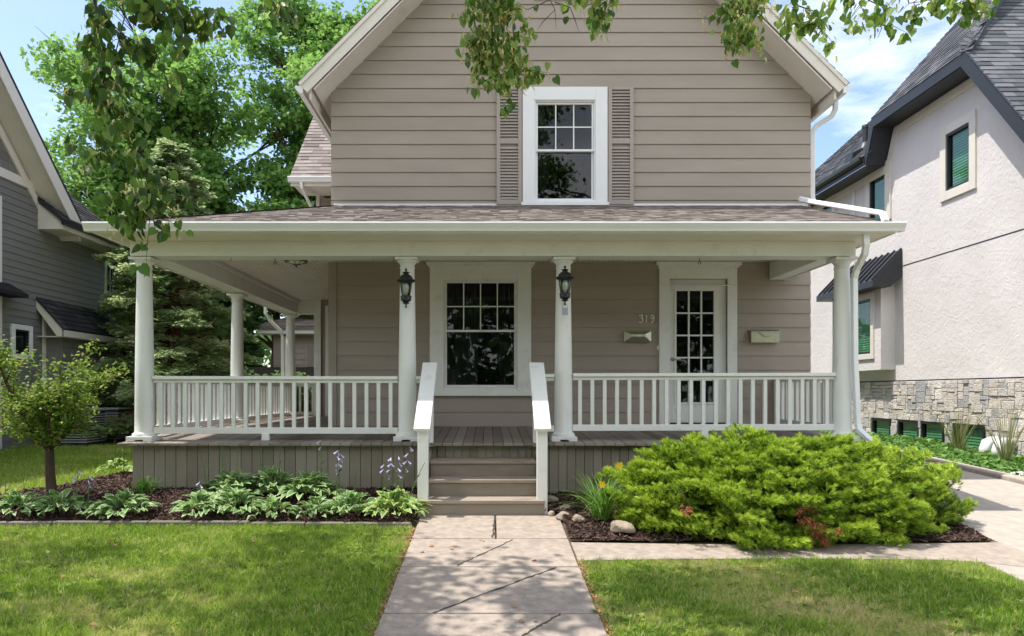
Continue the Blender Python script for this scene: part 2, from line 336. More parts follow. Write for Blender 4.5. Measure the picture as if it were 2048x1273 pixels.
gy = np.concatenate([np.linspace(-60, -4, 5), np.linspace(-2, 16, 73), np.linspace(18, 1500, 10)])
tag(grid_sheet('lawn_ground', gx, gy, lambda x, y: hgt(x, y)-.012*((x > -8.4) & (x < 8.5)), M['soil']), kind='structure')
def inpoly(poly):
    P = np.array(poly)
    def f(x, y):
        c = np.zeros(x.shape, bool); j = len(P)-1
        for i in range(len(P)):
            xi, yi = P[i]; xj, yj = P[j]
            c ^= ((yi > y) != (yj > y)) & (x < (xj-xi)*(y-yi)/(yj-yi+1e-12)+xi); j = i
        return c
    return f
BEDL = [(-.74,7.16),(-6.6,7.16),(-6.6,7.55),(-5.5,7.95),(-5.0,9.0),(-4.85,9.9),(-4.1,9.95),(-4.1,8.5),(-.74,8.5)]
BEDR = [(.735,6.54),(4.58,6.54),(4.6,9.4),(4.2,9.4),(4.1,8.5),(.60,8.5),(.60,7.5),(.735,7.4)]
def bedz(x, y): return hgt(x, y)+.015+.105*sm(7.15, 8.1, y)*(x < 0)+.05*sm(6.5, 7.3, y)*(x > 0)+.012*noise2(x, y, 9, 3)
tag(grid_sheet('mulch_bed', np.arange(-6.65, -.70, .05), np.arange(7.1, 10, .05), bedz, M['mulch'], inpoly(BEDL)), kind='structure')
tag(grid_sheet('mulch_bed', np.arange(.55, 4.7, .05), np.arange(6.5, 9.5, .05), bedz, M['mulch'], inpoly(BEDR)), kind='structure')
def chips(n, poly, bb):
    x = rng.uniform(bb[0], bb[1], n); y = rng.uniform(bb[2], bb[3], n); k = inpoly(poly)(x, y); x, y = x[k], y[k]; n = len(x)
    P = np.stack([x, y, bedz(x, y)+rng.uniform(.0, .02, n)], 1); D = rdir(n, .35); U = rdir(n)+np.array([0,0,1.2])
    tv = np.array([(-.12,-.5,0),(.12,-.5,.05),(.10,.5,0),(-.10,.5,.04)]); tf = np.array([(0,1,2,3)])
    V, Fc = scatter(P, D, U, rng.uniform(.02, .065, n), tv, tf); return V, Fc, rng.beta(1.3, 2.4, n)
for poly, bb, n in ((BEDL, (-6.6,-.7,7.1,10), 42000), (BEDR, (.6,4.6,6.5,9.4), 30000)):
    V, Fc, t_ = chips(n, poly, bb); tag(np_mesh('mulch', V, Fc, M['chips'], t_), kind='stuff')

n = 9000; yy_ = rng.uniform(.5, 7.0, n); sd_ = rng.random(n) < .5; xx_ = np.where(sd_, -.735, .755)+rng.normal(0,.022,n); yy_ = np.where(~sd_ & (yy_ > 5.95), yy_-3, yy_)
P = np.stack([xx_, yy_, hgt(xx_, yy_)+rng.uniform(0,.02,n)], 1); V, Fc = scatter(P, rdir(n,.4), rdir(n)+np.array([0,0,1.]), rng.uniform(.008,.028,n), *QLEAF)
tag(np_mesh('leaf_litter', V, Fc, M['litter'], rng.random(n)), kind='stuff')
# walkway: five slabs as one path
def slab(mb, poly, th=.10, up=.022, mi=0, rz=0):
    pts = [Vector((x, y, float(hgt(x, y))+up)) for x, y in poly]; mb.prism([p-Vector((0,0,th)) for p in pts], None, (0,0,th), mi)
mb = MB(); g = .010
for y0, y1, xs in ((6.60,7.56,((-.706,.055),(.073,.72))), (5.80,6.60,((-.708,.722),)), (4.83,5.80,((-.711,.728),)), (3.75,4.83,((-.714,.736),)), (2.7,3.75,((-.714,.736),)), (.5,2.7,((-.714,.736),))):
    for a, b in xs:
        poly = [(a, y0+g), (b, y0+g), (b, y1-g), (a, y1-g)]; slab(mb, poly)
walk = mb.build('walkway', M['concrete'], bevel=.006); tag(walk, kind='structure')
mb = MB(); slab(mb, [(-.735,.4),(.755,.4),(.755,7.5),(-.735,7.5)], .05, -.002); tag(mb.build('walkway_joints', M['joint']), kind='structure')
# cracks on the slabs (thin ribbons 3 mm above)
mb = MB(); random.seed(3)
def crack(p0, p1, wd=.016):
    n = 26; a = Vector((*p0, 0)); b = Vector((*p1, 0)); s = Vector((-(b-a).y, (b-a).x, 0)).normalized(); pr = None
    for i in range(n+1):
        c = a.lerp(b, i/n)+s*random.uniform(-.008, .008); ww = wd*random.uniform(.35, 1.1)/2
        q = [c-s*ww, c+s*ww]; q = [(v.x, v.y, float(hgt(v.x, v.y))+.0255) for v in q]
        if pr: mb.add([pr[0], pr[1], q[1], q[0]], [(0,1,2,3)])
        pr = q
def G(px, py): d = 1.89*F/((py-HY)+.08*F); return (X(px, d), d)
crack(G(1026,1085), G(914,1137)); crack(G(1112,1141), G(866,1233), .02); crack(G(1121,1235), G(1010,1300), .022)
crack(G(990,1038), G(985,1081), .022)
tag(mb.build('walkway_crack', M['deepcrack']), kind='structure')
mb = MB()   # side path
xs = np.linspace(.74, 4.62, 14)
fy = lambda x: 6.50-.07*math.sin((x-.74)/3.9*math.pi); ny = lambda x: 5.98+.05*math.sin((x-.74)/3.4*math.pi)-(0 if x < 3.7 else (x-3.7)**2*.4)
for a, b in zip(xs[:-1], xs[1:]): slab(mb, [(a, ny(a)), (b, ny(b)), (b, fy(b)), (a, fy(a))], .1, .016)
tag(mb.build('side_path', M['concrete']), kind='structure')
mb = MB()   # driveway
ys = [-1,.8,2.6,4.4,6.2,8.0,9.8,11.6,13.4,15.2,17,19]
for a, b in zip(ys[:-1], ys[1:]):
    xl = 4.08 if b <= 6.3 else 4.63
    slab(mb, [(xl, a+.006), (5.80, a+.006), (5.80, b-.006), (xl, b-.006)], .1, .012)
    slab(mb, [(5.815, a+.006), (6.93, a+.006), (6.93, b-.006), (5.815, b-.006)], .1, .012)
tag(mb.build('driveway', M['drive'], bevel=.006), kind='structure')
mb = MB(); slab(mb, [(4.7,-.9),(6.9,-.9),(6.9,19),(4.7,19)], .05, -.006); tag(mb.build('driveway_joints', M['joint']), kind='structure')
mb = MB()
for a, b in zip(ys[:-1], ys[1:]): slab(mb, [(6.935, a), (7.13, a), (7.13, b), (6.935, b)], .15, .075)
tag(mb.build('driveway_kerb', M['drive'], bevel=.02), kind='structure')

# grass blades
BL = (np.array([(-.5,0,0),(.5,0,0),(.38,.55,.10),(-.38,.55,.10),(.06,1,.35),(-.06,1,.35)]), np.array([(0,1,2,3),(3,2,4,5)]))
def grassfield(regions):
    Vs, Fs, Ts = [], [], []; off = 0
    for (x0, x1, y0, y1, n, fn, hs) in regions:
        x = rng.uniform(x0, x1, n); y = rng.uniform(y0, y1, n); k = fn(x, y); x, y = x[k], y[k]; n = len(x)
        P = np.stack([x, y, hgt(x, y)-.012], 1)
        D = np.stack([rng.normal(0, .5, n), rng.normal(0, .5, n), np.ones(n)], 1); U = rdir(n, .1)
        patch = noise2(x, y, 2.2, 11)+.6*noise2(x, y, 6.5, 12)+.10+.45*(x > 0)
        fine = noise2(x, y, 34, 21)+noise2(x, y, 60, 22); t_ = np.clip(.36+.10*rng.normal(size=n)+.34*np.clip(patch-.25, 0, 1.3)+.08*noise2(x, y, 1.1, 5)+.13*fine, 0, 1)
        t_ = np.where(rng.random(n) < .07+.20*np.clip(patch, 0, 1), rng.uniform(.75, 1, n), t_)
        hh = rng.uniform(.45, 1.35, n)*hs*(1-.25*np.clip(patch, 0, 1))*(1+.38*np.clip(fine, -1.2, 1.2))
        wd = rng.uniform(.004, .009, n)*(hs/.045)
        D = nrm(D); Sx = nrm(np.cross(D, U)); Nn = np.cross(Sx, D)
        tv = BL[0]
        V = P[:, None]+tv[None, :, 0:1]*wd[:, None, None]*Sx[:, None]+tv[None, :, 1:2]*hh[:, None, None]*D[:, None]+tv[None, :, 2:3]*hh[:, None, None]*Nn[:, None]
        Fc = (BL[1][None]+(np.arange(n)*6)[:, None, None]).reshape(-1, 4)+off
        off += n*6; Vs.append(V.reshape(-1, 3)); Fs.append(Fc); Ts.append(np.repeat(t_, 2))
    return np_mesh('grass', np.concatenate(Vs), np.concatenate(Fs), M['grass'], np.concatenate(Ts))
inL = inpoly(BEDL)
lawnL = lambda x, y: (x < -.735-.02*noise2(y, y, 9, 1)) & (y < 7.07+.015*noise2(x, x, 7, 2))
def lawnR(x, y):
    n_ = np.where(x > 3.7, 5.98-(x-3.7)**2*.4, 5.98+.05*np.sin((x-.74)/3.4*math.pi))
    return (x > .75+.02*noise2(y, y, 8, 4)) & (x < 4.06) & (y < n_-.0+.02*noise2(x, x, 9, 8))
lawnB = lambda x, y: ~inL(x, y) & ~((x > -4.9) & (y < 9.9)) & (x > -8.4) & (y > 7.25)
tag(grassfield([(-5.2,-.7,4.0,7.12,230000,lawnL,.050), (.7,4.1,4.0,6.05,120000,lawnR,.050), (-8.6,-3.2,7.2,13.2,120000,lawnB,.06),
   (-12,-.7,-1,4.0,25000,lambda x, y: x < -.74,.07), (.7,4.1,-1,4.0,12000,lambda x, y: x > .74,.07)]), kind='stuff')
# broad-leaved lawn weeds
n = 2200; cx = np.concatenate([rng.uniform(-4.6,-.8,90), rng.uniform(-1.6,-.8,30), rng.uniform(.8,3.9,70)]); cy = np.concatenate([rng.uniform(4.3,7.0,90), rng.uniform(5.6,6.8,30), rng.uniform(4.3,5.9,70)])
i = rng.integers(0, len(cx), n); a = rng.uniform(0, 6.28, n)
P = np.stack([cx[i]+rng.normal(0,.05,n), cy[i]+rng.normal(0,.05,n), np.zeros(n)], 1); P[:, 2] = hgt(P[:, 0], P[:, 1])+.02
D = np.stack([np.cos(a), np.sin(a), rng.uniform(.1,.7,n)], 1); V, Fc = scatter(P, D, np.tile([0,0,1.], (n,1))+rdir(n)*.2, rng.uniform(.02,.05,n), *WLEAF)
tag(np_mesh('lawn_weeds', V, Fc, M['shrubleaf'], rng.uniform(.1,.7,n)), kind='stuff')

# ------------------------------------------------------------------ building helpers
def lap_siding(mb, plane, u0, u1, z0, z1, exp, holes=(), lim=None, off=0.0, axis='y', sgn=-1, th=.016, zb=None):
    """lapped boards on plane axis=const, facing sgn. lim(z)->(umin,umax)"""
    z = zb if zb is not None else z0
    while z+exp <= z0: z += exp
    while z < z1-1e-4:
        a = max(z, z0); b = min(z+exp, z1)
        if b-a > .004:
            cuts = [(u0, u1)]
            # split vertically at hole borders
            zs = sorted({a, b}|{h for q in holes for h in (q[2], q[3]) if a < h < b})
            for c0, c1 in zip(zs[:-1], zs[1:]):
                segs = [(u0, u1)]
                mid = (c0+c1)/2
                for q in holes:
                    if q[2] < mid < q[3]:
                        ns_ = []
                        for s0, s1 in segs:
                            if q[0] > s0: ns_.append((s0, min(s1, q[0])))
                            if q[1] < s1: ns_.append((max(s0, q[1]), s1))
                        segs = [s for s in ns_ if s[1]-s[0] > .002]
                for s0, s1 in segs:
                    def lm(zz, s):
                        if lim is None: return s
                        l0, l1 = lim(zz); return (max(s[0], l0), min(s[1], l1))
                    lo = lm(c0, (s0, s1)); hi = lm(c1, (s0, s1))
                    if lo[1]-lo[0] < .005: continue
                    if hi[1] < hi[0]: m_ = (hi[0]+hi[1])/2; hi = (m_, m_)
                    f0 = plane+sgn*(th*(1-(c0-z)/exp)+.004); f1 = plane+sgn*(th*(1-(c1-z)/exp)+.004); bk = plane-sgn*.03
                    pts = [(lo[0], f0, c0), (lo[1], f0, c0), (lo[1], bk, c0), (lo[0], bk, c0), (hi[0], f1, c1), (hi[1], f1, c1), (hi[1], bk, c1), (hi[0], bk, c1)]
                    if axis == 'x': pts = [(p[1], p[0], p[2]) for p in pts]
                    mb.hexa(pts, 0, (z*7.13) % 1)
        z += exp
def shingles(mb, o, u, v, W, Lv, exp=.14, tab=.22, keep=None, th=.012, rs=1):
    """o origin at eave start, u unit along eave, v unit up slope"""
    o = Vector(o); u = Vector(u).normalized(); v = Vector(v).normalized(); n = u.cross(v).normalized()
    if n.z < 0: n = -n
    r = random.Random(rs); row = 0; b = 0.0
    while b < Lv:
        a = -r.uniform(0, tab); e = min(exp, Lv-b)
        while a < W:
            wd = tab*r.uniform(.55, 1.3); a0 = max(a, 0); a1 = min(a+wd, W)
            if a1 > a0+.01 and (keep is None or keep((a0+a1)/2, b+e/2)):
                t0 = th*r.uniform(.8, 1.6)
                p = [o+u*a0+v*b, o+u*a1+v*b, o+u*a1+v*(b+e), o+u*a0+v*(b+e)]
                q = [p[0]+n*t0, p[1]+n*t0, p[2]+n*.002, p[3]+n*.002]
                mb.add(p+q, [(4,5,6,7),(0,1,5,4),(1,2,6,5),(3,0,4,7)], 0, r.random())
            a += wd
        b += exp; row += 1
def panel(mb, pts, th, mi=0):       # thick plane, extruded downward along its normal
    p = [Vector(q) for q in pts]; n = (p[1]-p[0]).cross(p[2]-p[0]).normalized()
    if n.z > 0: n = -n
    mb.prism(p, None, n*th, mi)
def frame(mb, x0, x1, z0, z1, y0, y1, w, wb=None, wt=None, axis='y'):
    wb = w if wb is None else wb; wt = w if wt is None else wt
    B = (lambda a, b, c, d: mb.box(a, b, y0, y1, c, d)) if axis == 'y' else (lambda a, b, c, d: mb.box(y0, y1, a, b, c, d))
    B(x0, x0+w, z0, z1); B(x1-w, x1, z0, z1); B(x0+w, x1-w, z0, z0+wb); B(x0+w, x1-w, z1-wt, z1)

# ------------------------------------------------------------------ MAIN HOUSE
WY = 10.43; WL, WR = -2.245, 4.655; DS = 1/138.06
def wx(px): return (px-HX)*DS
def wz(py): return CZ+(HY-py)*DS
house = thing('house', (0, 12, .2), 'taupe lap-sided two-storey house with white wraparound porch', 'house')
W1 = (wx(887), wx(1035), wz(778), wz(560)); W2 = (wx(1069), wx(1190), wz(404), wz(203)); DR = (wx(1338), wx(1453), .80, wz(559)); W3 = (wx(1082), wx(1178), 7.05, 7.75)
mb = MB()
lap_siding(mb, WY, wx(674), WR, .79, 3.19, .2045, holes=[W1, DR], zb=.797-.2045)
AP = 1.2; 
def rake(zz): h = 9.20-zz; return (AP-h-.01, AP+h+.01)
lap_siding(mb, WY, WL-.04, WR, 3.19, 9.15, .2024, holes=[W2, W3], lim=rake, zb=4.071-.2024*5)
mb.build('siding_wall', M['siding'], house, tints=True)
mb = MB()
mb.box(WL-.075, wx(674)-.002, WY-.03, WY+.03, .79, 3.19)
mb.build('corner_board', M['siding'], house, bevel=.003)
mb = MB()  # side / back walls and interior
mb.box(WL, WL+.12, WY+.03, 20, .1, 5.8); mb.box(WR-.12, WR, WY+.03, 20, .1, 5.8); mb.box(WL+.12, WR-.12, 19.9, 20, .1, 5.8)
mb.build('side_wall', M['siding'], house)
mb = MB(); mb.box(WL+.12, WR-.12, WY+2.3, WY+2.4, .8, 5.5); mb.box(-.4, 2.8, WY+2.3, WY+2.4, 5.5, 7.6); mb.box(WL+.12, WR-.12, WY+.05, WY+2.3, .74, .78); mb.box(WL+.12, WR-.12, WY+.05, WY+2.3, 3.3, 3.9)
mb.box(-.8, 3.1, WY+.05, WY+2.3, 6.75, 6.8)
mb.build('interior', M['dark'], house)
# gable roof
RY0 = 9.98; XC = 1.164; EL, ER = XC-3.80, XC+3.80; EZ = 5.56; PZ = 9.36
mb = MB()
for s, ex in ((-1, EL), (1, ER)):
    panel(mb, [(ex, RY0, EZ), (XC, RY0, PZ), (XC, 20.4, PZ), (ex, 20.4, EZ)], .10)
mb.build('roof', M['cream'], house)
mb = MB()
shingles(mb, (EL-.02, RY0-.02, EZ+.004), (0,1,0), (1,0,1), 10.4, 5.4, rs=2)
shingles(mb, (ER+.02, RY0-.02, EZ+.004), (0,1,0), (-1,0,1), 10.4, 5.4, rs=3)
mb.build('roof_shingles', M['shingle'], house, tints=True)
mb = MB()   # rake fascia boards, drip edge and soffit
n2 = math.sqrt(.5)
for s in (-1, 1):
    ex = XC+s*3.80
    for (w0, w1, y0, y1) in ((.0, .17, RY0-.025, RY0), (.0,.045,RY0-.045,RY0-.026)):
        a = Vector((ex-s*0.0, y0, EZ-.0)); dn = Vector((-s*n2, 0, -n2)); al = Vector((-s*3.80, 0, 3.80))
        mb.prism([a+dn*w0, a+dn*w1, a+dn*w1+al-Vector((0,0,0)), a+dn*w0+al], None, (0, y1-y0, 0))
mb.build('rake_board', M['cream'], house)
mb = MB()
for s in (-1, 1):
    ex = XC+s*3.62; th = Vector((-s*n2, 0, -n2))
    p = [Vector((ex-s*.02, RY0, EZ-.06)), Vector((XC, RY0, PZ-.26)), Vector((XC, 20, PZ-.26)), Vector((ex-s*.02, 20, EZ-.06))]
    panel(mb, p, .02)
    # side eave soffit & fascia
    mb.box(min(XC+s*3.66, XC+s*3.63), max(XC+s*3.66, XC+s*3.63), RY0+.02, 20, EZ-.20, EZ-.05)
mb.build('soffit', M['soffit'], house)
for s in (-1, 1):   # eave gutters
    mb = MB(); xo = XC+s*3.80
    pr = [(0,0),(-s*.11,0),(-s*.11,-.10),(-s*.06,-.10),(-s*.0,-.03)]
    mb.prism([(xo+s*.05+p[0], RY0-.02, EZ-.03+p[1]) for p in pr], None, (0, 10, 0)); mb.build('gutter', M['trim'], house)
# second storey window, shutters
def sash_window(name, hole, wall_y, cas, sill_z, cols, rows, split, mt, glass, parent, crown=False, curtain=True, lower=True):
    x0, x1, z0, z1 = hole; wn = MB()
    # casing outer box cas = (x0,x1,z0,z1)
    a0, a1, b0, b1 = cas
    wn.box(a0, x0, wall_y-.055, wall_y+.02, b0, b1); wn.box(x1, a1, wall_y-.055, wall_y+.02, b0, b1)
    wn.box(x0, x1, wall_y-.055, wall_y+.02, z1, b1); wn.box(x0, x1, wall_y-.055, wall_y+.02, b0, z0)
    if crown:
        wn.box(a0-.05, a1+.05, wall_y-.10, wall_y+.02, b1, b1+.045); wn.box(a0-.025, a1+.025, wall_y-.08, wall_y+.02, b1-.03, b1)
    o = wn.build(name, mt, parent, bevel=.004)
    f = MB(); frame(f, x0, x1, z0, z1, wall_y-.035, wall_y+.06, .018); 
    zs = split; frame(f, x0+.02, x1-.02, zs-.018, z1-.02, wall_y-.008, wall_y+.03, .028, wb=.03); 
    frame(f, x0+.02, x1-.02, z0+.02, zs+.012, wall_y+.032, wall_y+.06, .028, wb=.035)
    f.build('sash', mt, o, bevel=.002)
    g = MB(); gx0, gx1, gz0, gz1 = x0+.048, x1-.048, zs+.012, z1-.048
    for i in range(1, cols): xx = gx0+(gx1-gx0)*i/cols; g.box(xx-.008, xx+.008, wall_y+.003, wall_y+.018, gz0, gz1)
    for j in range(1, rows): zz = gz0+(gz1-gz0)*j/rows; g.box(gx0, gx1, wall_y+.0045, wall_y+.0165, zz-.008, zz+.008)
    g.build('muntin', mt, o)
    p = MB(); p.box(gx0-.01, gx1+.01, wall_y+.020, wall_y+.024, gz0-.01, gz1+.01); p.box(gx0-.01, gx1+.01, wall_y+.044, wall_y+.048, z0+.045, zs-.0); p.build('pane', glass, o)
    if curtain:
        c = MB(); n = 60
        for (c0, c1) in curtain:
            pv = None
            for i in range(n+1):
                xx = c0+(c1-c0)*i/n; yy = wall_y+.16+.025*math.sin(i*1.1)+.012*math.sin(i*2.7)
                if pv: c.add([(pv[0], pv[1], z0-.1), (xx, yy, z0-.1), (xx, yy, z1+.1), (pv[0], pv[1], z1+.1)], [(0,1,2,3)])
                pv = (xx, yy)
        c.build('curtain', M['curtain'], o)
    return o
sash_window('window', W2, WY, (wx(1045), wx(1214), wz(413), wz(177)), 0, 3, 2, wz(301), M['trim'], M['glass'], house, curtain=[(W2[0]-.1, W2[0]+.18), (W2[1]-.1, W2[1]+.1)])
sash_window('window', W1, WY, (wx(860), wx(1062), wz(790), wz(532)), 0, 4, 2, wz(662), M['white'], M['glass'], house, crown=True, curtain=[(W1[0]-.1, W1[0]+.50), (W1[0]+.8, W1[1]+.1)])
sash_window('window', W3, WY, (W3[0]-.1, W3[1]+.1, 6.975, 7.85), 0, 3, 2, 7.4, M['trim'], M['glass'], house, curtain=None)
mb = MB(); mb.box(wx(1045)-.02, wx(1214)+.02, WY-.075, WY-.056, wz(413)-.002, wz(407)); mb.build('sill', M['trim'], house); mb = MB(); mb.box(wx(855), wx(1067), WY-.085, WY-.056, wz(792), wz(787)); mb.build('sill', M['white'], house)
def shutter(x0, x1):
    z0, z1 = wz(411), wz(177); o = MB(); frame(o, x0, x1, z0, z1, WY-.055, WY-.02, .055, wb=.07, wt=.04); zm = wz(286); o.box(x0+.055, x1-.055, WY-.055, WY-.02, zm-.03, zm+.03)
    s = o.build('shutter', M['shutterpaint'], house, bevel=.003)
    l = MB(); z = z0+.08
    while z < z1-.05:
        if abs(z+.02-zm) > .045:
            l.hexa([(x0+.055,WY-.052,z),(x1-.055,WY-.052,z),(x1-.055,WY-.044,z),(x0+.055,WY-.044,z),(x0+.055,WY-.030,z+.036),(x1-.055,WY-.030,z+.036),(x1-.055,WY-.022,z+.036),(x0+.055,WY-.022,z+.036)])
        z += .045
    l.box(x0+.05, x1-.05, WY-.0195, WY-.017, z0+.05, z1-.03)
    l.build('louvre', M['shutterpaint'], s)
shutter(wx(993), wx(1043.5)); shutter(wx(1215.5), wx(1266))
# front door
dx0, dx1, dz0, dz1 = DR
mb = MB(); c0, c1 = wx(1317), wx(1472); b1 = wz(533)
mb.box(c0, dx0, WY-.055, WY+.03, dz0, b1); mb.box(dx1, c1, WY-.055, WY+.03, dz0, b1); mb.box(dx0, dx1, WY-.055, WY+.03, dz1, b1)
mb.box(c0-.05, c1+.05, WY-.11, WY+.02, b1, b1+.05); mb.box(c0-.02, c1+.02, WY-.085, WY+.02, b1-.03, b1); mb.box(c0-.005, c1+.005, WY-.062, WY, wz(572)-.006, wz(572)+.006)
dcas = mb.build('door_casing', M['white'], house, bevel=.004)
mb = MB(); yy0, yy1 = WY+.012, WY+.05; gx0, gx1, gz0, gz1 = wx(1353), wx(1428), wz(805), wz(582)
frame_ = lambda m_, x0, x1, z0, z1: m_.box(x0, x1, yy0, yy1, z0, z1)
mb.box(dx0, gx0, yy0, yy1, dz0+.05, dz1); mb.box(gx1, dx1, yy0, yy1, dz0+.05, dz1); mb.box(gx0, gx1, yy0, yy1, dz0+.05, gz0); mb.box(gx0, gx1, yy0, yy1, gz1, dz1)
door = mb.build('door', M['white'], house, bevel=.003)
mb = MB()
frame(mb, gx0-.03, gx1+.03, gz0-.03, gz1+.03, yy0-.012, yy0, .03)
for i in (1, 2): xx = gx0+(gx1-gx0)*i/3; mb.box(xx-.011, xx+.011, yy0-.008, yy0+.02, gz0, gz1)
for j in (1, 2, 3, 4): zz = gz0+(gz1-gz0)*j/5; mb.box(gx0, gx1, yy0-.0065, yy0+.018, zz-.011, zz+.011)
mb.build('muntin', M['white'], door, bevel=.002)
mb = MB(); mb.box(gx0, gx1, yy0+.022, yy0+.027, gz0, gz1); mb.build('pane', M['glass'], door)
mb = MB(); hx, hz = wx(1345), wz(719); mb.lathe([(.0,-.001),(.03,0),(.03,.004),(.026,.012)], (0,0,0), 20)
mb.v = [(hx+v[0], yy0-v[2], hz+v[1]) for v in mb.v]
mb.tube([(hx, yy0-.01, hz), (hx, yy0-.05, hz), (hx+.03, yy0-.055, hz), (hx+.11, yy0-.055, hz+.004)], [.011,.011,.010,.007], 10)
mb.build('handle', M['nickel'], door, smooth=True)
mb = MB(); mb.box(dx0, dx1, WY-.02, WY+.05, dz0+.0, dz0+.045); mb.build('threshold', M['bronze'], house)

# porch -----------------------------------------------------------
CYF = 8.58; CXS = [-4.105, -.972, .885, 4.205]; ZB = 2.886; ZCAP = ZB
def deckz(y): return .704+(y-8.28)*.044
YD = 8.28; DL, DRt = -4.28, 4.40
mb = MB(); bx_ = DL; r = random.Random(4)
while bx_ < DRt-.01:      # boards run front to back
    bw = .117; x1 = min(bx_+bw, DRt); ye = YD+r.uniform(-.004, .004); back = WY-.0 if bx_ > WL-.1 else 14.9
    zt = r.uniform(-.0015, .0015)
    yb = [ye, WY, back] if back > WY else [ye, back]
    for ya, yc in zip(yb[:-1], yb[1:]):
        za, zc = min(deckz(ya), deckz(WY))+zt, min(deckz(yc), deckz(WY))+zt
        a, b = bx_+.003, x1-.003
        mb.hexa([(a,ya,za-.03),(b,ya,za-.03),(b,yc,zc-.03),(a,yc,zc-.03),(a,ya,za),(b,ya,za),(b,yc,zc),(a,yc,zc)], 0, r.random())
    bx_ += bw
mb.build('porch_deck', M['deck'], house, tints=True, bevel=.003)
mb = MB(); mb.box(DL+.14, DRt-.12, 8.46, 8.50, .55, .665); mb.box(DL+.15, DL+.2, 8.5, 14.8, .05, .70); mb.build('rim_joist', M['dark'], house)
mb = MB(); r = random.Random(5)
def skirt(x0, x1, pitch, z0=-.02):
    x = x0
    while x < x1-.01:
        b = min(x+pitch, x1); mb.box(x+.0035, b-.0035, 8.42+r.uniform(0,.003), 8.445, z0, .672, 0, r.random()); x += pitch
    mb.box(x0, x1, 8.446, 8.455, z0, .672, 0, 0)
skirt(-4.17, -.60, .127); skirt(-.60, .50, .094, .3); skirt(.50, 4.28, .103)
y = 8.45
while y < 14.8: mb.box(-4.17, -4.15, y+.003, y+.124, .1, .67, 0, r.random()); mb.box(4.26, 4.28, min(y, 10.2), min(y+.12, 10.3), .1, .67, 0, r.random()); y += .127
mb.build('porch_skirt', M['skirt'], house, tints=True)
# columns
def column(x, y, zb, zt, parent=house):
    mb = MB(); h = zt-zb; pf = [(.135,.052),(.138,.065),(.134,.082),(.118,.09),(.112,.10)]
    for i in range(13):
        t_ = i/12; pf.append((.108-.024*t_**1.8, .11+(h-.24)*t_))
    pf += [(.092,h-.125),(.092,h-.113),(.084,h-.108),(.086,h-.08),(.10,h-.062),(.116,h-.045),(.118,h-.034)]
    mb.lathe(pf, (x, y, zb), 32)
    o = mb.build('column', M['column'], parent, smooth=True, autos=40)
    b = MB(); b.box(x-.15, x+.15, y-.15, y+.15, zb+.015, zb+.052); b.box(x-.15, x-.05, y-.15, y+.15, zb-.005, zb+.0145); b.box(x+.05, x+.15, y-.15, y+.15, zb-.005, zb+.0145); b.build('plinth', M['column'], o, bevel=.004)
    c = MB(); c.box(x-.130, x+.130, y-.130, y+.130, zt-.034, zt-.001); c.build('abacus', M['column'], o, bevel=.004)
for cx_ in CXS: column(cx_, CYF, deckz(CYF), ZB)
SY = [CYF+3.16, CYF+6.3]
for cy_ in SY: column(CXS[0], cy_, deckz(WY), ZB)
# beams, ceiling, soffit
mb = MB(); BX0, BX1 = -4.20, 4.29
mb.box(BX0, BX1, 8.42, 8.446, ZB+.0, 3.052); mb.box(BX0+.02, BX1-.02, 8.45, 8.76, ZB+.012, 3.30)
mb.box(BX0, BX0+.026, 8.448, 14.95, ZB, 3.052); mb.box(BX0+.03, BX0+.30, 8.76, 14.93, ZB+.012, 3.30)
mb.box(BX0+.30, -3.45, 14.66, 14.93, ZB+.012, 3.30)
mb.box(BX1-.026, BX1, 8.448, WY-.02, ZB+.02, 3.052); mb.box(BX1-.24, BX1-.03, 8.76, WY-.025, ZB+.03, 3.30)
# crown moulding inside
mb.box(BX0+.30, BX0+.345, 8.80, 14.66, 3.10, 3.168); mb.box(BX0+.30, BX1-.24, 8.76, 8.80, 3.10, 3.168)
mb.build('porch_beam', M['white'], house, bevel=.004)
mb = MB(); x = BX0+.3
while x < BX1-.24:     # beadboard ceiling runs front to back
    b = min(x+.072, BX1-.24); mb.box(x+.006, b-.006, 8.76, WY-.02 if x > WL-.1 else 14.66, 3.17, 3.185); x += .072
mb.box(BX0+.3, BX1-.24, 8.76, WY-.02, 3.1855, 3.195); mb.box(BX0+.3, WL, WY-.02, 14.66, 3.1855, 3.195)
mb.build('porch_ceiling', M['soffit'], house)
YE = 7.97; XE0, XE1 = -4.33, 4.50; ZE = 3.15
mb = MB()
mb.box(XE0+.02, XE1-.02, YE+.01, 8.42, 3.054, 3.070); mb.box(XE0+.02, BX0, 8.42, 15.4, 3.054, 3.070); mb.box(BX1, XE1-.02, 8.42, WY-.02, 3.054, 3.070)
mb.box(XE0, XE1, YE, YE+.02, 3.045, 3.15); mb.box(XE0, XE0+.02, YE+.02, 15.4, 3.045, 3.15); mb.box(XE1-.02, XE1, YE+.02, WY-.02, 3.045, 3.15)
mb.box(BX0+.02, BX1-.02, 8.40, 8.419, 3.02, 3.053)
mb.build('porch_fascia', M['cream'], house, bevel=.003)
mb = MB()   # roof deck of porch
zc = 3.98; s_ = (zc-ZE)/(WY-YE)
panel(mb, [(XE0, YE, ZE), (XE1, YE, ZE), (XE1, WY-.002, zc), (WL, WY-.002, zc)], .03)
panel(mb, [(XE0, YE, ZE), (WL, WY, zc), (WL, 15.4, zc), (XE0, 15.4, ZE)], .03)
mb.build('porch_roof', M['cream'], house)
mb = MB(); vl = math.hypot(WY-YE, zc-ZE); hipk = (WL-XE0)/vl
shingles(mb, (XE0-.0, YE-.03, ZE+.001), (1,0,0), (0,WY-YE,zc-ZE), XE1-XE0+.02, vl+.02, .128, .12, keep=lambda a, b: a > b*hipk-.02, th=.007, rs=9)
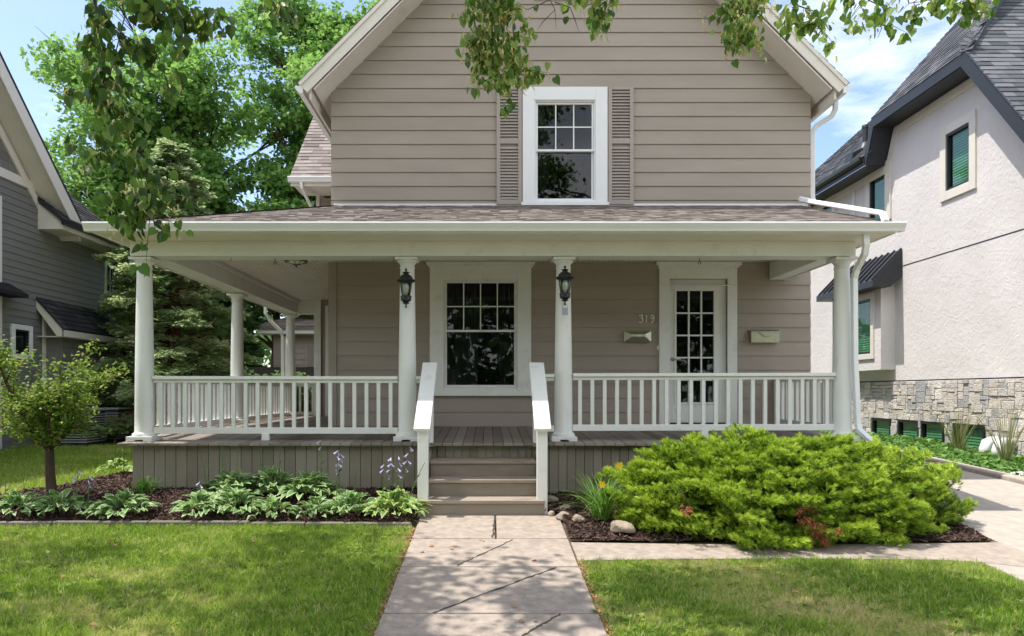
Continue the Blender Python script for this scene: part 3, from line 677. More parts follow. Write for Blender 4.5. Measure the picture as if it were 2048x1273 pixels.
vl2 = math.hypot(WL-XE0, zc-ZE)
shingles(mb, (XE0-.03, YE, ZE+.001), (0,1,0), (WL-XE0,0,zc-ZE), 7.4, vl2, .128, .16, keep=lambda a, b: a > b*(WY-YE)/vl2-.02, th=.010, rs=10)
r = random.Random(2)      # hip caps
for i in range(26):
    t0 = i/26; t1 = (i+1.3)/26; a = Vector((XE0, YE, ZE)).lerp(Vector((WL, WY, zc)), t0); b = Vector((XE0, YE, ZE)).lerp(Vector((WL, WY, zc)), min(t1, 1))
    up = Vector((0,0,.022)); sa = Vector((.10,-.08,-.012)); 
    mb.add([a+up, b+up*.6, b+sa+up*.4, a+sa+up*.8, b-Vector((.09,-.10,.012))+up*.4, a-Vector((.09,-.10,.012))+up*.8], [(0,1,2,3),(1,0,5,4)], 0, r.random())
mb.build('porch_shingles', M['shingle'], house, tints=True)
mb = MB()
for pr0, vec in (((0,),None),): pass
def gut(pts): return pts
prof = [(0,3.152),(-.115,3.152),(-.12,3.14),(-.112,3.125),(-.085,3.085),(-.075,3.058),(0,3.058)]
mb.prism([(XE0-.115, YE+p[0], p[1]) for p in prof], None, (XE1-XE0+.175, 0, 0))
mb.build('gutter', M['trim'], house); mb = MB()
mb.prism([(XE0+p[0], YE+.0, p[1]) for p in prof], None, (0, 7.4, 0))
mb.build('gutter', M['trim'], house)
mb = MB(); mb.box(WL, WR-.05, WY-.035, WY-.02, 3.96, 4.015); mb.build('flashing', M['pipe'], house)
# railings
def railing(p0, p1, n, zt0, zt1, zb0=None, w=.042, endpost=False):
    part = node('railing', house); p0 = Vector((*p0, 0)); p1 = Vector((*p1, 0)); d = p1-p0; ux = d.normalized(); side = Vector((-ux.y, ux.x, 0))
    up = Vector((0,0,1)); a, b = p0, p1
    m1 = MB(); m1.bar(a+up*(zt0-.028), b+up*(zt1-.028), .11, .04); m1.bar(a+up*(zt0-.068), b+up*(zt1-.068), .045, .039); m1.build('top_rail', M['white'], part, bevel=.005)
    zb_ = zt0-.655; m2 = MB(); m2.bar(a+up*zb_, b+up*(zb_+zt1-zt0), .05, .075); m2.build('bottom_rail', M['white'], part, bevel=.004)
    h = .575; m3 = MB(); q = MB(); q.box(-w/2, w/2, -w/2, w/2, 0, h)
    first = None; O = ORG[part.name]; ang = math.atan2(ux.y, ux.x)
    for i in range(n):
        t_ = (i+.6)/(n+.2); c = a.lerp(b, t_); z = zb_+.030+(zt1-zt0)*t_
        if first is None:
            first = MB(); first.box(-w/2, w/2, -.02, .02, 0, h); first = first.build('baluster', M['white'], None, org=(0,0,0)); first.parent = part; o = first
        else: o = first.copy(); COL.objects.link(o); o.parent = part
        o.location = (c.x-O.x, c.y-O.y, z-O.z); o.rotation_euler = (0, 0, ang)
    return part
ra = railing((-3.99, CYF), (-1.085, CYF), 20, 1.490, 1.488)
rb = railing((.995, CYF), (4.11, CYF), 21, 1.522, 1.530)
railing((-.865, CYF), (-.70, CYF), 1, 1.488, 1.488); railing((.555, CYF), (.775, CYF), 1, 1.51, 1.515)
railing((CXS[0], CYF+.13), (CXS[0], SY[0]-.12), 19, 1.50, 1.50)
railing((CXS[0], SY[0]+.12), (CXS[0], SY[1]-.12), 19, 1.50, 1.50)
railing((CXS[0]+.12, SY[1]), (-3.56, SY[1]), 3, 1.50, 1.50)
railing((4.17, CYF+.13), (4.17, WY-.10), 10, 1.525, 1.525)
mb = MB(); mb.box(X(523,8.55), X(538,8.55), 8.55, 8.61, deckz(8.58), .803); mb.box(X(1403,8.55), X(1417,8.55), 8.55, 8.61, deckz(8.58), .84); mb.build('rail_block', M['white'], house, bevel=.003)
mb = MB(); mb.box(4.11, 4.22, WY-.12, WY-.03, .80, 1.56); mb.build('rail_post', M['white'], house, bevel=.01)
# stairs
st = node('staircase', house)
nose = [(8.02, .528), (7.72, .352), (7.44, .172)]; SX0, SX1 = -.655, .525
zprev = .70; yb = 8.42
for i, (yn, z) in enumerate(nose):
    x0, x1 = (SX0, SX1) if i < 2 else (-.705, .578)
    b = MB(); b.box(x0, x1, yn, yb-(.0 if i else 0), z-.035, z); b.build('tread', M['tread'], st, bevel=.005)
    c = MB(); lo = (nose[i+1][1] if i < 2 else -.02); c.box(x0+.002, x1-.002, yn+.028, yn+.05, lo, z-.036); c.build('riser', M['step'], st)
    yb = yn+.027 if i < 2 else yb; 
    if i < 2: yb = yn+.027
for xs_ in (-.70, .535):
    mb = MB(); mb.prism([(xs_, 8.42, .0), (xs_, 8.42, .66), (xs_, 8.02, .49), (xs_, 7.72, .32), (xs_, 7.50, .13), (xs_, 7.50, .0)], None, (.035, 0, 0)); mb.build('stringer', M['step'], st)
def stair_rail(xc, s):
    p = node('stair_railing', house)
    b = MB(); b.box(xc-.055, xc+.055, 7.50, 7.60, -.01, .925); b.build('post', M['white'], p, bevel=.006)
    b = MB(); b.box(xc-.045, xc+.045, 8.33, 8.42, .66, 1.55); b.build('post', M['white'], p, bevel=.006)
    b = MB(); b.bar((xc, 7.40, .900), (xc, 8.43, 1.625), .172, .042); b.build('handrail', M['white'], p, bevel=.010)
    b = MB(); b.bar((xc, 7.58, .42), (xc, 8.38, .98), .05, .07); b.build('bottom_rail', M['white'], p, bevel=.004)
    for k in range(5):
        yy = 7.70+k*.14; zl = .45+(yy-7.6)*.70; c = MB(); c.box(xc-.02, xc+.02, yy-.02, yy+.02, zl+.04, zl+.56); c.build('baluster', M['white'], p)
stair_rail(-.690, -1); stair_rail(.555, 1)
# downspouts
def spout(name, pts, r=.048, mt=None, n=4):
    mb = MB(); mb.tube(pts, r, n, sq=.8); return mb.build(name, mt or M['trim'], house, bevel=.008)
spout('downspout', [(4.19,8.02,3.08),(4.20,8.02,2.94),(4.22,8.08,2.85),(4.26,8.34,2.72),(4.27,8.42,2.62),(4.28,8.43,1.7),(4.325,8.45,.92),(4.34,8.43,.84),(4.45,8.22,.66),(4.47,8.18,.62)])
spout('downspout', [(4.97,10.33,5.46),(4.97,10.33,5.35),(4.93,10.36,5.26),(4.77,10.47,5.17),(4.715,10.5,5.08),(4.715,10.50,4.6),(4.715,10.50,4.12),(4.71,10.44,4.05),(4.60,10.30,4.03),(4.40,10.16,4.02),(4.37,10.05,3.97),(4.40,9.2,3.68),(4.43,8.3,3.37),(4.44,8.12,3.31),(4.44,8.06,3.20)])
spout('downspout', [(-4.50,14.5,3.08),(-4.50,14.5,2.88),(-4.44,14.6,2.74),(-4.27,14.75,2.55),(-4.24,14.8,2.42),(-4.24,14.8,.8)], .045)
# left rear wing
mb = MB(); WGX, WGY = -3.50, 14.70
lap_siding(mb, WGY, WGX+.02, WL, .79, 5.25, .2045)
mb.box(WGX, WGX+.03, WGY, 19, .1, 5.4)
mb.build('wing_wall', M['siding'], house)
mb = MB(); mb.box(WGX-.06, WGX+.08, WGY-.06, WGY-.03, .79, 3.17); mb.box(WGX+.17, WGX+.33, WGY-.06, WGY-.025, .79, 3.05); mb.box(WGX+.33, WL, WGY-.05, WGY-.025, 2.95, 3.05); mb.build('wing_trim', M['white'], house)
mb = MB(); mb.box(WGX-.02, WGX+.05, WGY-.05, WGY-.02, 3.17, 5.3); mb.build('wing_corner_board', M['cream'], house)
mb = MB(); e0 = (-3.84, 13.95, 5.44); panel(mb, [(-3.84,13.95,5.44),(WL+.3,13.95,5.44),(WL+.3,16.9,8.39),(-3.84,16.9,8.39)], .1); mb.box(-3.80, WL, 14.0, WGY, 5.30, 5.33); mb.box(-3.84, WL, 13.93, 13.96, 5.28, 5.42); mb.build('wing_roof', M['cream'], house)
mb = MB(); shingles(mb, (-3.86, 13.93, 5.445), (1,0,0), (0,1,1), 2.2, 4.15, .14, .25, rs=21); mb.build('wing_shingles', M['shingle'], house, tints=True)
mb = MB(); mb.prism([(-3.87, 13.93+p[0], 5.44-3.152+p[1]) for p in prof], None, (2.2, 0, 0)); mb.build('gutter', M['trim'], house)
spout('downspout', [(-3.62,13.88,5.36),(-3.62,13.9,5.25),(-3.56,14.4,5.0),(-3.54,14.6,4.85),(-3.54,14.62,3.3)], .04)

# ------------------------------------------------------------------ things on the porch
def lantern(x, z0, label, extra=False):
    y = CYF-.085-.115; t = thing('wall_lantern', (x, CYF-.09, z0), label, 'lantern', 'black lanterns on the porch columns')
    b = MB(); b.box(x-.035, x+.035, CYF-.105, CYF-.080, z0+.12, z0+.30); b.tube([(x,CYF-.10,z0+.22),(x,y+.02,z0+.10),(x,y,z0+.08)], .009, 8); b.build('bracket', M['black'], t)
    b = MB(); b.lathe([(.004,.0),(.011,.008),(.011,.022),(.005,.03),(.007,.04),(.03,.05),(.046,.058),(.028,.064),(.040,.075),(.060,.088),(.062,.128),(.066,.13),(.066,.137),(.055,.14)], (x,y,z0), 24); b.build('lamp_base', M['black'], t, smooth=True, autos=35)
    b = MB()
    for k in range(4):
        a = k*math.pi/2+.9; b.bar((x+.056*math.cos(a), y+.056*math.sin(a), z0+.135), (x+.083*math.cos(a), y+.083*math.sin(a), z0+.305), .010, .010, up=(math.cos(a+1.57), math.sin(a+1.57), 0))
    b.lathe([(.050,.134),(.052,.14),(.054,.146),(.05,.146)], (x,y,z0), 24); b.build('cage', M['black'], t)
    b = MB(); b.lathe([(.048,.14),(.074,.30),(.073,.30),(.047,.14)], (x,y,z0), 24); b.build('lamp_glass', M['lamp_glass'], t, smooth=True)
    b = MB(); b.lathe([(.016,.14),(.018,.175),(.028,.18),(.030,.19),(.030,.27),(.02,.29),(.004,.295)], (x,y,z0), 16); b.build('bulb', M['bulb'], t, smooth=True, autos=40)
    b = MB(); b.lathe([(.070,.295),(.09,.300),(.108,.312),(.112,.318),(.108,.325),(.088,.332),(.080,.345),(.066,.368),(.046,.385),(.034,.392),(.030,.402),(.034,.408),(.046,.414),(.022,.420),(.010,.426),(.009,.436),(.015,.444),(.012,.452),(.004,.463)], (x,y,z0), 32); b.build('lamp_cap', M['black'], t, smooth=True, autos=35)
    if extra:
        b = MB(); b.tube([(x-.016,y,z0+.01),(x-.028,y,z0-.01),(x-.028,y,z0-.04)], .004, 6); b.tube([(x+.016,y,z0+.01),(x+.028,y,z0-.01),(x+.028,y,z0-.04)], .004, 6); b.box(x-.034, x+.034, y-.012, y+.012, z0-.115, z0-.03); b.build('motion_sensor', M['sticker'], t, bevel=.006)
    return t
lantern(X(812,8.38), Z(616.5,8.38), 'black wall lantern on the porch column left of the steps')
lantern(X(1130,8.38), Z(611,8.38), 'black wall lantern with a small grey sensor hanging below', True)
def mailbox(x0, x1, z0, z1, label, style):
    t = thing('mailbox', ((x0+x1)/2, WY-.02, z0), label, 'mailbox', 'metal mailboxes beside the door')
    yf = WY-.11; xm = (x0+x1)/2
    if style == 0:
        b = MB(); a = (x0, WY-.02); dx = .0
        b.box(x0, x1, WY-.075, WY-.018, z0, z1)
        P_ = [(x0,WY-.0755,z0),(x1,WY-.0755,z0),(x1,WY-.0755,z1),(x0,WY-.0755,z1),(xm-.09,yf-.01,z0+.075),(xm+.09,yf-.01,z0+.075),(xm+.10,yf-.01,z1-.045),(xm-.10,yf-.01,z1-.045)]
        b.add(P_, [(0,1,5,4),(1,2,6,5),(2,3,7,6),(3,0,4,7),(4,5,6,7)]); b.build('box', M['mailbox'], t)
        c = MB(); c.box(xm-.045, xm+.045, yf-.018, yf-.011, z0+.070, z1-.055); c.build('lock_plate', M['nickel'], t, bevel=.003)
    else:
        b = MB(); b.box(x0, x1, yf, WY-.018, z0, z1-.02); b.prism([(x0-.008,WY-.018,z1+.012),(x0-.008,yf-.012,z1-.018),(x0-.008,yf-.012,z1-.028),(x0-.008,WY-.018,z1-.019)], None, (x1-x0+.016,0,0)); b.build('box', M['mailbox'], t, bevel=.002)
        c = MB(); c.prism([(xm-.10,yf-.001,z1-.03),(xm+.12,yf-.001,z1-.03),(xm+.07,yf-.001,z1-.075),(xm-.05,yf-.001,z1-.075)], None, (0,-.010,0)); c.box(xm-.035,xm+.055,yf-.022,yf-.012,z1-.09,z1-.062); c.build('flap', M['nickel'], t, bevel=.002)
    # digits
    d = MB(); zz = z0+.018
    if style == 0:
        xx = x1-.035; d.tube([(xx-.008,WY-.082,zz+.022),(xx,WY-.082,zz+.028),(xx+.007,WY-.082,zz+.02),(xx-.008,WY-.082,zz+.002),(xx+.009,WY-.082,zz+.002)], .0022, 5); d.build('digit', M['black'], t)
    else:
        for k in (0, 1): xx = x1-.045+.018*k; d.tube([(xx,yf-.004,zz),(xx,yf-.004,zz+.032)], .0026, 5)
        d.build('digit', M['numeral'], t)
mailbox(wx(1246), wx(1300), wz(685), wz(664), 'brass mailbox with a pyramid front marked 2, left of the door', 0)
mailbox(wx(1497), wx(1553), wz(686.5), wz(662), 'flat-fronted metal mailbox marked 11, right of the door', 1)
t = thing('house_number', (wx(1291), WY-.02, wz(646)), 'cream script house number 319 on the taupe siding', 'house number')
def strokes(pts, x0, z0, h, r=.0075):
    k = []; P_ = [Vector((p[0], 0, p[1])) for p in pts]
    for i in range(len(P_)-1):
        for j in range(5):
            p0 = P_[max(i-1,0)]; p1 = P_[i]; p2 = P_[i+1]; p3 = P_[min(i+2,len(P_)-1)]; u = j/5
            k.append(.5*((2*p1)+(-p0+p2)*u+(2*p0-5*p1+4*p2-p3)*u*u+(-p0+3*p1-3*p2+p3)*u*u*u))
    k.append(P_[-1]); b = MB(); b.tube([(x0+v.x*h, WY-.026, z0+v.z*h) for v in k], r, 6); return b
h_ = .105; zb_ = wz(645.5)
strokes([(-.02,.88),(.12,1.0),(.50,.97),(.28,.62),(.50,.48),(.46,.12),(.2,-.03),(-.03,.08)], wx(1277.5), zb_, h_).build('digit', M['numeral'], t)
strokes([(.10,.88),(.2,1.0),(.17,.5),(.14,0)], wx(1289.5), zb_, h_).build('digit', M['numeral'], t)
strokes([(.48,.82),(.28,1.0),(.08,.78),(.22,.52),(.46,.66),(.52,.9),(.48,.4),(.28,-.03),(.12,.0)], wx(1299.5), zb_, h_).build('digit', M['numeral'], t)
mb = MB(); mb.box(wx(1313), wx(1317), WY-.04, WY-.015, wz(700), wz(692)); tag(mb.build('doorbell', M['trim'], None, org=(wx(1315), WY-.02, wz(700)), bevel=.004), 'small white doorbell button beside the door casing', 'doorbell')
# ceiling lamp
t = thing('ceiling_light', (-2.65, 9.9, 3.13), 'bronze flush-mounted ceiling light under the side porch', 'ceiling light')
b = MB(); b.lathe([(.08,-.02),(.08,.04)], (-2.65,9.9,3.13), 24); b.lathe([(.005,-.125),(.012,-.115),(.008,-.10),(.02,-.095)], (-2.65,9.9,3.13), 12)
for k in range(8): a = k*math.pi/4; b.tube([(-2.65+.15*math.cos(a),9.9+.15*math.sin(a),3.085),(-2.65,9.9,3.035)], .005, 5)
b.lathe([(.14,-.05),(.155,-.05),(.155,-.03),(.14,-.03)], (-2.65,9.9,3.13), 24); b.build('frame', M['bronze'], t)
b = MB(); b.lathe([(.01,-.085),(.08,-.07),(.135,-.045),(.135,-.035)], (-2.65,9.9,3.13), 24); b.build('lamp_shade', M['bulb'], t, smooth=True)
# plant hooks under the beam
hooks = [(550,'first ring hook under the beam, left of the ceiling light'),(1399,'ring hook under the beam above the front door'),(462,'short bent hook under the beam near the left column'),(788,'small hook beside the capital of the second column'),(1155,'small hook beside the capital of the third column')]
for i, (px, lb) in enumerate(hooks):
    x = X(px, 8.6); b = MB()
    if i < 2:
        b.tube([(x,8.6,ZB+.01),(x,8.6,ZB-.03)], .004, 6); pts = [(x+.018*math.sin(a/8*6.28), 8.6, ZB-.048+.018*math.cos(a/8*6.28)) for a in range(9)]; b.tube(pts, .004, 6, caps=False)
    else: b.tube([(x,8.6,ZB+.01),(x,8.6,ZB-.02),(x-.008,8.6,ZB-.03),(x-.018,8.6,ZB-.025)], .003, 6)
    tag(b.build('plant_hook', M['bronze'], None, org=(x,8.6,ZB)), lb, 'hook', 'hooks under the porch beam')

# ------------------------------------------------------------------ generic wall with holes (plane x = const)
def wall_x(mb, x, th, u0, u1, z0, top, holes, knots=(), mi=0):
    us = sorted({u0, u1}|{k for k in knots if u0 < k < u1}|{h for q in holes for h in q[:2]})
    for a, b in zip(us[:-1], us[1:]):
        m_ = (a+b)/2; blk = sorted([(q[2], q[3]) for q in holes if q[0] < m_ < q[1]]); lo = z0
        for c, d in blk:
            mb.box(x, x+th, a, b, lo, c, mi); lo = d
        ta, tb = top(a), top(b)
        mb.hexa([(x,a,lo),(x+th,a,lo),(x+th,b,lo),(x,b,lo),(x,a,ta),(x+th,a,ta),(x+th,b,tb),(x,b,tb)], mi)
# ------------------------------------------------------------------ RIGHT NEIGHBOUR (stucco)
RX = 8.60
rh = thing('house', (12, 15, .2), 'pale stucco neighbouring house with stone base and dark shingle roof', 'house')
prof_r = [(8.0,2.2),(11.0,5.25),(12.42,6.98),(15.3,6.98),(15.62,6.28),(24,6.28)]
def rtop(u):
    for (a, za), (b, zb2) in zip(prof_r[:-1], prof_r[1:]):
        if a <= u <= b: return za+(zb2-za)*(u-a)/(b-a)
    return 6.28
win2 = [(12.86,13.52,5.06,6.12), (15.60,16.24,5.06,6.12), (18.0,18.6,5.06,6.12)]
basew = [(15.36,16.10,.20,.72), (14.34,15.08,.20,.72), (13.56,14.28,.20,.72), (12.44,13.28,.20,.72)]
mb = MB(); wall_x(mb, RX, .2, 10.6, 22, 1.52, rtop, win2, [p[0] for p in prof_r]); mb.box(RX+.2, 20, 10.6, 10.8, .2, 5)
mb.build('stucco_wall', M['stucco'], rh)
mb = MB(); mb.box(RX-.004, RX-.0, 10.6, 14.95, 3.905, 3.925); mb.box(RX-.010, RX-.0, 10.6, 22, 1.515, 1.54); mb.build('expansion_joint', M['charcoal'], rh)
mb = MB(); wall_x(mb, RX-.02, .2, 9.6, 22, 0, lambda u: 1.515, basew); 
mb.build('stone_backing', M['mortar'], rh)
mb = MB(); r = random.Random(12)       # ledge stones in irregular courses
def free(u0, u1, z0, z1): return all(u1 < q[0]-.0 or u0 > q[1] or z1 < q[2]-.0 or z0 > q[3]+.0 for q in basew)
occ = {}
CU = .075; NU, NZ = int((17.5-9.7)/CU), 20; grid = np.zeros((NU, NZ), bool)
for i in range(NU):
    for j in range(NZ):
        u, z = 9.7+i*CU, .06+j*.0728
        if not free(u+.01, u+CU-.01, z+.01, z+.063): grid[i, j] = True
for j in range(NZ):
    for i in range(NU):
        if grid[i, j]: continue
        wi = r.choice([1,2,2,3,3,3,4]); hj = r.choice([1,1,1,2,2,3]) if wi > 1 else r.choice([1,2])
        while wi > 1 and (i+wi > NU or grid[i:i+wi, j].any()): wi -= 1
        while hj > 1 and (j+hj > NZ or grid[i:i+wi, j:j+hj].any()): hj -= 1
        grid[i:i+wi, j:j+hj] = True
        u0, u1, z0, z1 = 9.7+i*CU+.004, 9.7+(i+wi)*CU-.004, .06+j*.0728+.004, .06+(j+hj)*.0728-.004
        q = r.uniform(.015, .035); J = lambda: r.uniform(-.006, .006)
        mb.hexa([(RX-.022-q+J(),u0+J(),z0+J()),(RX-.015,u0,z0),(RX-.015,u1,z0),(RX-.022-q+J(),u1+J(),z0+J()),(RX-.022-q+J(),u0+J(),z1+J()),(RX-.015,u0,z1),(RX-.015,u1,z1),(RX-.022-q+J(),u1+J(),z1+J())], 0, r.random())
mb.build('stone_base', M['stone'], rh, tints=True, bevel=.006)
def side_window(q, xw, parent, fr=.045, cas=None, slats=True, glass='green_glass', slope=1, casm=None, frm=None, s=1, nm='window'):
    """window in a wall on plane x=xw; s=+1 wall faces -x, s=-1 faces +x"""
    u0, u1, z0, z1 = q; bx = lambda m_, a, b, *r_: m_.box(min(xw+s*a, xw+s*b), max(xw+s*a, xw+s*b), *r_)
    f = MB(); y0, y1 = sorted((xw-s*.012, xw+s*.08)); frame(f, u0, u1, z0, z1, y0, y1, fr, axis='x'); o = f.build(nm, frm or M['black'], parent)
    if cas:
        c = MB(); w = cas; y0, y1 = sorted((xw-s*.035, xw+s*.02))
        c.box(y0, y1, u0-w, u0, z0-w, z1+w); c.box(y0, y1, u1, u1+w, z0-w, z1+w); c.box(y0, y1, u0, u1, z0-w, z0); c.box(y0, y1, u0, u1, z1, z1+w); c.build('casing', casm or M['cream'], o, bevel=.006)
    p = MB(); bx(p, .035, .041, u0+fr-.005, u1-fr+.005, z0+fr-.005, z1-fr+.005); p.build('pane', M[glass], o)
    if slats:
        b = MB(); z = z0+fr+.01
        while z < z1-fr-.02:
            a, c_ = xw+s*.05, xw+s*.064
            lo, hi = (z, z+.047)
            pts = [(a,u0+fr,lo),(c_,u0+fr,hi),(c_,u1-fr-.04,hi),(a,u1-fr-.04,lo),(a,u0+fr,lo+.006),(c_,u0+fr,hi+.006),(c_,u1-fr-.04,hi+.006),(a,u1-fr-.04,lo+.006)]
            b.hexa(pts); z += .052
        b.build('blind', M['slat'], o)
    b = MB(); bx(b, .45, .46, u0-.1, u1+.1, z0-.1, z1+.1)
    bx(b, .09, .45, u0-.02, u0, z0, z1); bx(b, .09, .45, u1, u1+.02, z0, z1); bx(b, .09, .45, u0, u1, z1, z1+.02); bx(b, .09, .45, u0, u1, z0-.02, z0); b.build('reveal', M['dark'], o)
    return o
for q in win2: side_window(q, RX, rh, cas=.17)
for q in basew: side_window(q, RX-.03, rh, fr=.05)
# bay with metal awning
BXo = 8.30; bw = (15.62,16.40,2.13,3.33)
mb = MB(); wall_x(mb, BXo, .05, 15.25, 17.4, 1.77, lambda u: 3.72, [bw]); mb.box(BXo+.05, RX, 15.25, 15.30, 1.77, 3.72); mb.box(BXo+.05, RX, 15.3, 17.4, 1.77, 1.80); mb.build('bay', M['stucco'], rh)
side_window(bw, BXo, rh, cas=.12)
mb = MB(); a0, a1 = 14.97, 17.55
mb.prism([(RX-.01,a0,4.27),(7.98,a0,3.62),(7.98,a0,3.49),(RX-.25,a0,3.49),(RX-.01,a0,3.72)], None, (0,a1-a0,0))
o = mb.build('awning', M['charcoal'], rh)
mb = MB(); y = a0+.03
while y < a1: mb.bar((RX-.01,y,4.29),(7.97,y,3.64), .02, .035); y += .24
mb.build('standing_seam', M['charcoal'], o)
# roof of right house: side eaves, raised section, front slope, hips
OX = 8.18
mb = MB(); sh = MB()
def pl(pts, thick=.09): panel(mb, pts, thick)
U1 = 12.0   # ridge x
pl([(OX,15.5,6.42),(OX,22,6.42),(OX+4.2,22,10.2),(OX+4.2,15.5,10.2)])
shingles(sh, (OX-.02,15.45,6.43), (0,1,0), (4.2,0,3.78), 6.6, 5.65, .14, .28, rs=31)
hr = lambda a: 12.36+.905*a
pl([(OX,12.36,7.12),(OX,15.35,7.12),(OX+4.2,15.35,11.87),(OX+4.2,hr(4.2)-.5,11.87)])
shingles(sh, (OX-.02,12.36,7.13), (0,1,0), (4.2,0,4.75), 3.02, 6.3, .14, .28, keep=lambda a, b: a > b*.905*.662-.05, rs=32)
fs = math.sqrt(1+1.25**2); 
pl([(OX,12.36,7.12),(OX+7,12.36+6.3,15.0),(OX+9,9.0,2.92),(OX,9.0,2.92)])
shingles(sh, (OX-.02,9.0,2.93), (1,0,0), (0,1,1.25), 7.5, 8.8, .14, .28, keep=lambda a, b: (a > (b/fs-3.36)/.905-.03), rs=33)
mb.build('roof', M['charcoal'], rh); sh.build('roof_shingles', M['slate'], rh, tints=True)
mb = MB(); r = random.Random(8)
for i in range(24):      # hip caps
    a = i*.17; p = Vector((OX+a, hr(a), 7.13+1.131*a+.02)); q = Vector((OX+a+.2, hr(a+.2), 7.13+1.131*(a+.2)+.012))
    mb.bar(p, q, .20, .02, up=(-.6,-.55,1)); mb.t[-6:] = [r.random()*.5+.2]*6
mb.build('hip_cap', M['slate'], rh, tints=True)
mb = MB()     # fascias
mb.prism([(OX-.02,9.0,2.95),(OX-.02,12.36,7.15),(OX-.02,15.36,7.15),(OX-.02,15.66,6.42),(OX-.02,15.60,6.20),(OX-.02,15.30,6.93),(OX-.02,12.46,6.93),(OX-.02,9.17,2.82)], None, (.04,0,0))
mb.box(OX-.02, OX+.02, 15.66, 22, 6.24, 6.40)
mb.build('fascia', M['charcoal'], rh)
mb = MB()
panel(mb, [(OX,9.17,2.83),(OX,12.46,6.94),(RX,12.46,6.94),(RX,9.17,2.83)], .02); panel(mb, [(OX,12.46,6.935),(OX,15.3,6.935),(RX,15.3,6.935),(RX,12.46,6.935)], .02)
panel(mb, [(OX,15.3,6.93),(OX,15.6,6.21),(RX,15.6,6.21),(RX,15.3,6.93)], .02); panel(mb, [(OX,15.6,6.22),(OX,22,6.22),(RX,22,6.22),(RX,15.6,6.22)], .02)
mb.build('soffit', M['charcoal'], rh)
mb = MB(); mb.prism([(OX+.0,15.70,6.42),(OX-.12,15.70,6.42),(OX-.11,15.70,6.36),(OX-.07,15.70,6.31),(OX,15.70,6.31)], None, (0,6.3,0)); mb.build('gutter', M['black'], rh)
mb = MB()     # cream frieze following the eave
fz = [(9.3,2.95),(12.44,6.88),(15.26,6.88),(15.56,6.18)]
def band(pts, wd, x0, x1):
    for (a, za), (b, zb2) in zip(pts[:-1], pts[1:]):
        d = Vector((0, b-a, zb2-za)).normalized(); n = Vector((0, -d.z, d.y)); n = n if n.z < 0 or (abs(n.z) < .1) else -n
        if a == 15.26: n = Vector((0,-.9,-.3))
        mb.prism([(x0,a,za),(x0,b,zb2),(x0,b+n.y*wd,zb2+n.z*wd),(x0,a+n.y*wd,za+n.z*wd)], None, (x1-x0,0,0))
band(fz[1:3], .16, RX-.03, RX); band(fz[2:4], .16, RX-.031, RX); mb.box(RX-.03, RX, 15.56, 22, 6.02, 6.20); mb.box(RX-.032, RX, 15.38, 15.5, 5.0, 6.3)
mb.box(RX-.03, RX, 16.9, 17.0, 3.4, 6.02)
mb.build('frieze_board', M['cream'], rh, bevel=.005)
mb = MB(); P0 = (9.09, 17.4, 7.25); mb.lathe([(.17,-.1),(.10,.06),(.065,.08),(.065,.42),(.075,.42),(.075,.48),(.06,.5)], P0, 16); mb.build('vent_pipe', M['charcoal'], rh, smooth=True, autos=40)
mb = MB()
for (xx, yy) in ((8.62, 17.0), ): zz = 6.43+(xx-OX)*.9; mb.hexa([(xx-.15,yy-.18,zz-.16),(xx+.15,yy-.18,zz+.05),(xx+.15,yy+.18,zz+.05),(xx-.15,yy+.18,zz-.16),(xx-.13,yy-.16,zz+.08),(xx+.13,yy-.16,zz+.20),(xx+.13,yy+.16,zz+.20),(xx-.13,yy+.16,zz+.08)])
mb.build('roof_vent', M['black'], rh, bevel=.02)
mb = MB(); mb.box(RX-.012, RX, 17.55, 17.67, 3.85, 4.02); mb.build('vent_cover', M['trim'], rh, bevel=.004)
# white vent pipes by the stone base, right edge
t = thing('vent_pipes', (8.3, 11.9, .25), 'pair of fat white plastic pipe elbows against the stone base', 'pipe')
for yy in (12.02, 11.72):
    b = MB(); b.tube([(8.58,yy,.46),(8.40,yy,.47),(8.30,yy-.02,.44),(8.26,yy-.03,.34),(8.26,yy-.03,.22)], [.085,.085,.09,.09,.085], 16); b.build('pipe_elbow', M['pipe'], t, smooth=True)
# ivy bed + white gravel + ornamental grass
n = 16000; x = rng.uniform(7.15, 8.6, n); y = rng.uniform(8.5, 19, n); k = ~((y < 10.3) & (x > 7.2)); x, y = x[k], y[k]; n = len(x)
P = np.stack([x, y, hgt(x, y)+rng.uniform(.02, .08, n)], 1); V, Fc = scatter(P, rdir(n, .5), rdir(n)*.5+np.array([0,0,1.]), rng.uniform(.05, .10, n), *WLEAF)
tag(np_mesh('ivy', V, Fc, M['ivy'], rng.random(n)), kind='stuff')
n = 15000; x = rng.uniform(7.2, 9, n); y = rng.uniform(8.5, 10.4, n); P = np.stack([x, y, hgt(x, y)+rng.uniform(0,.02,n)], 1)
V, Fc = scatter(P, rdir(n,.3), rdir(n)*.6+np.array([0,0,1.]), rng.uniform(.03,.06,n), np.array([(-.4,-.4,0),(.4,-.4,.1),(.35,.4,0),(-.4,.35,.1),(0,0,.3)]), np.array([(0,1,4,4),(1,2,4,4),(2,3,4,4),(3,0,4,4)])[:, :3])
tag(np_mesh('white_gravel', V, Fc, M['pebble'], rng.random(len(Fc))), kind='stuff')
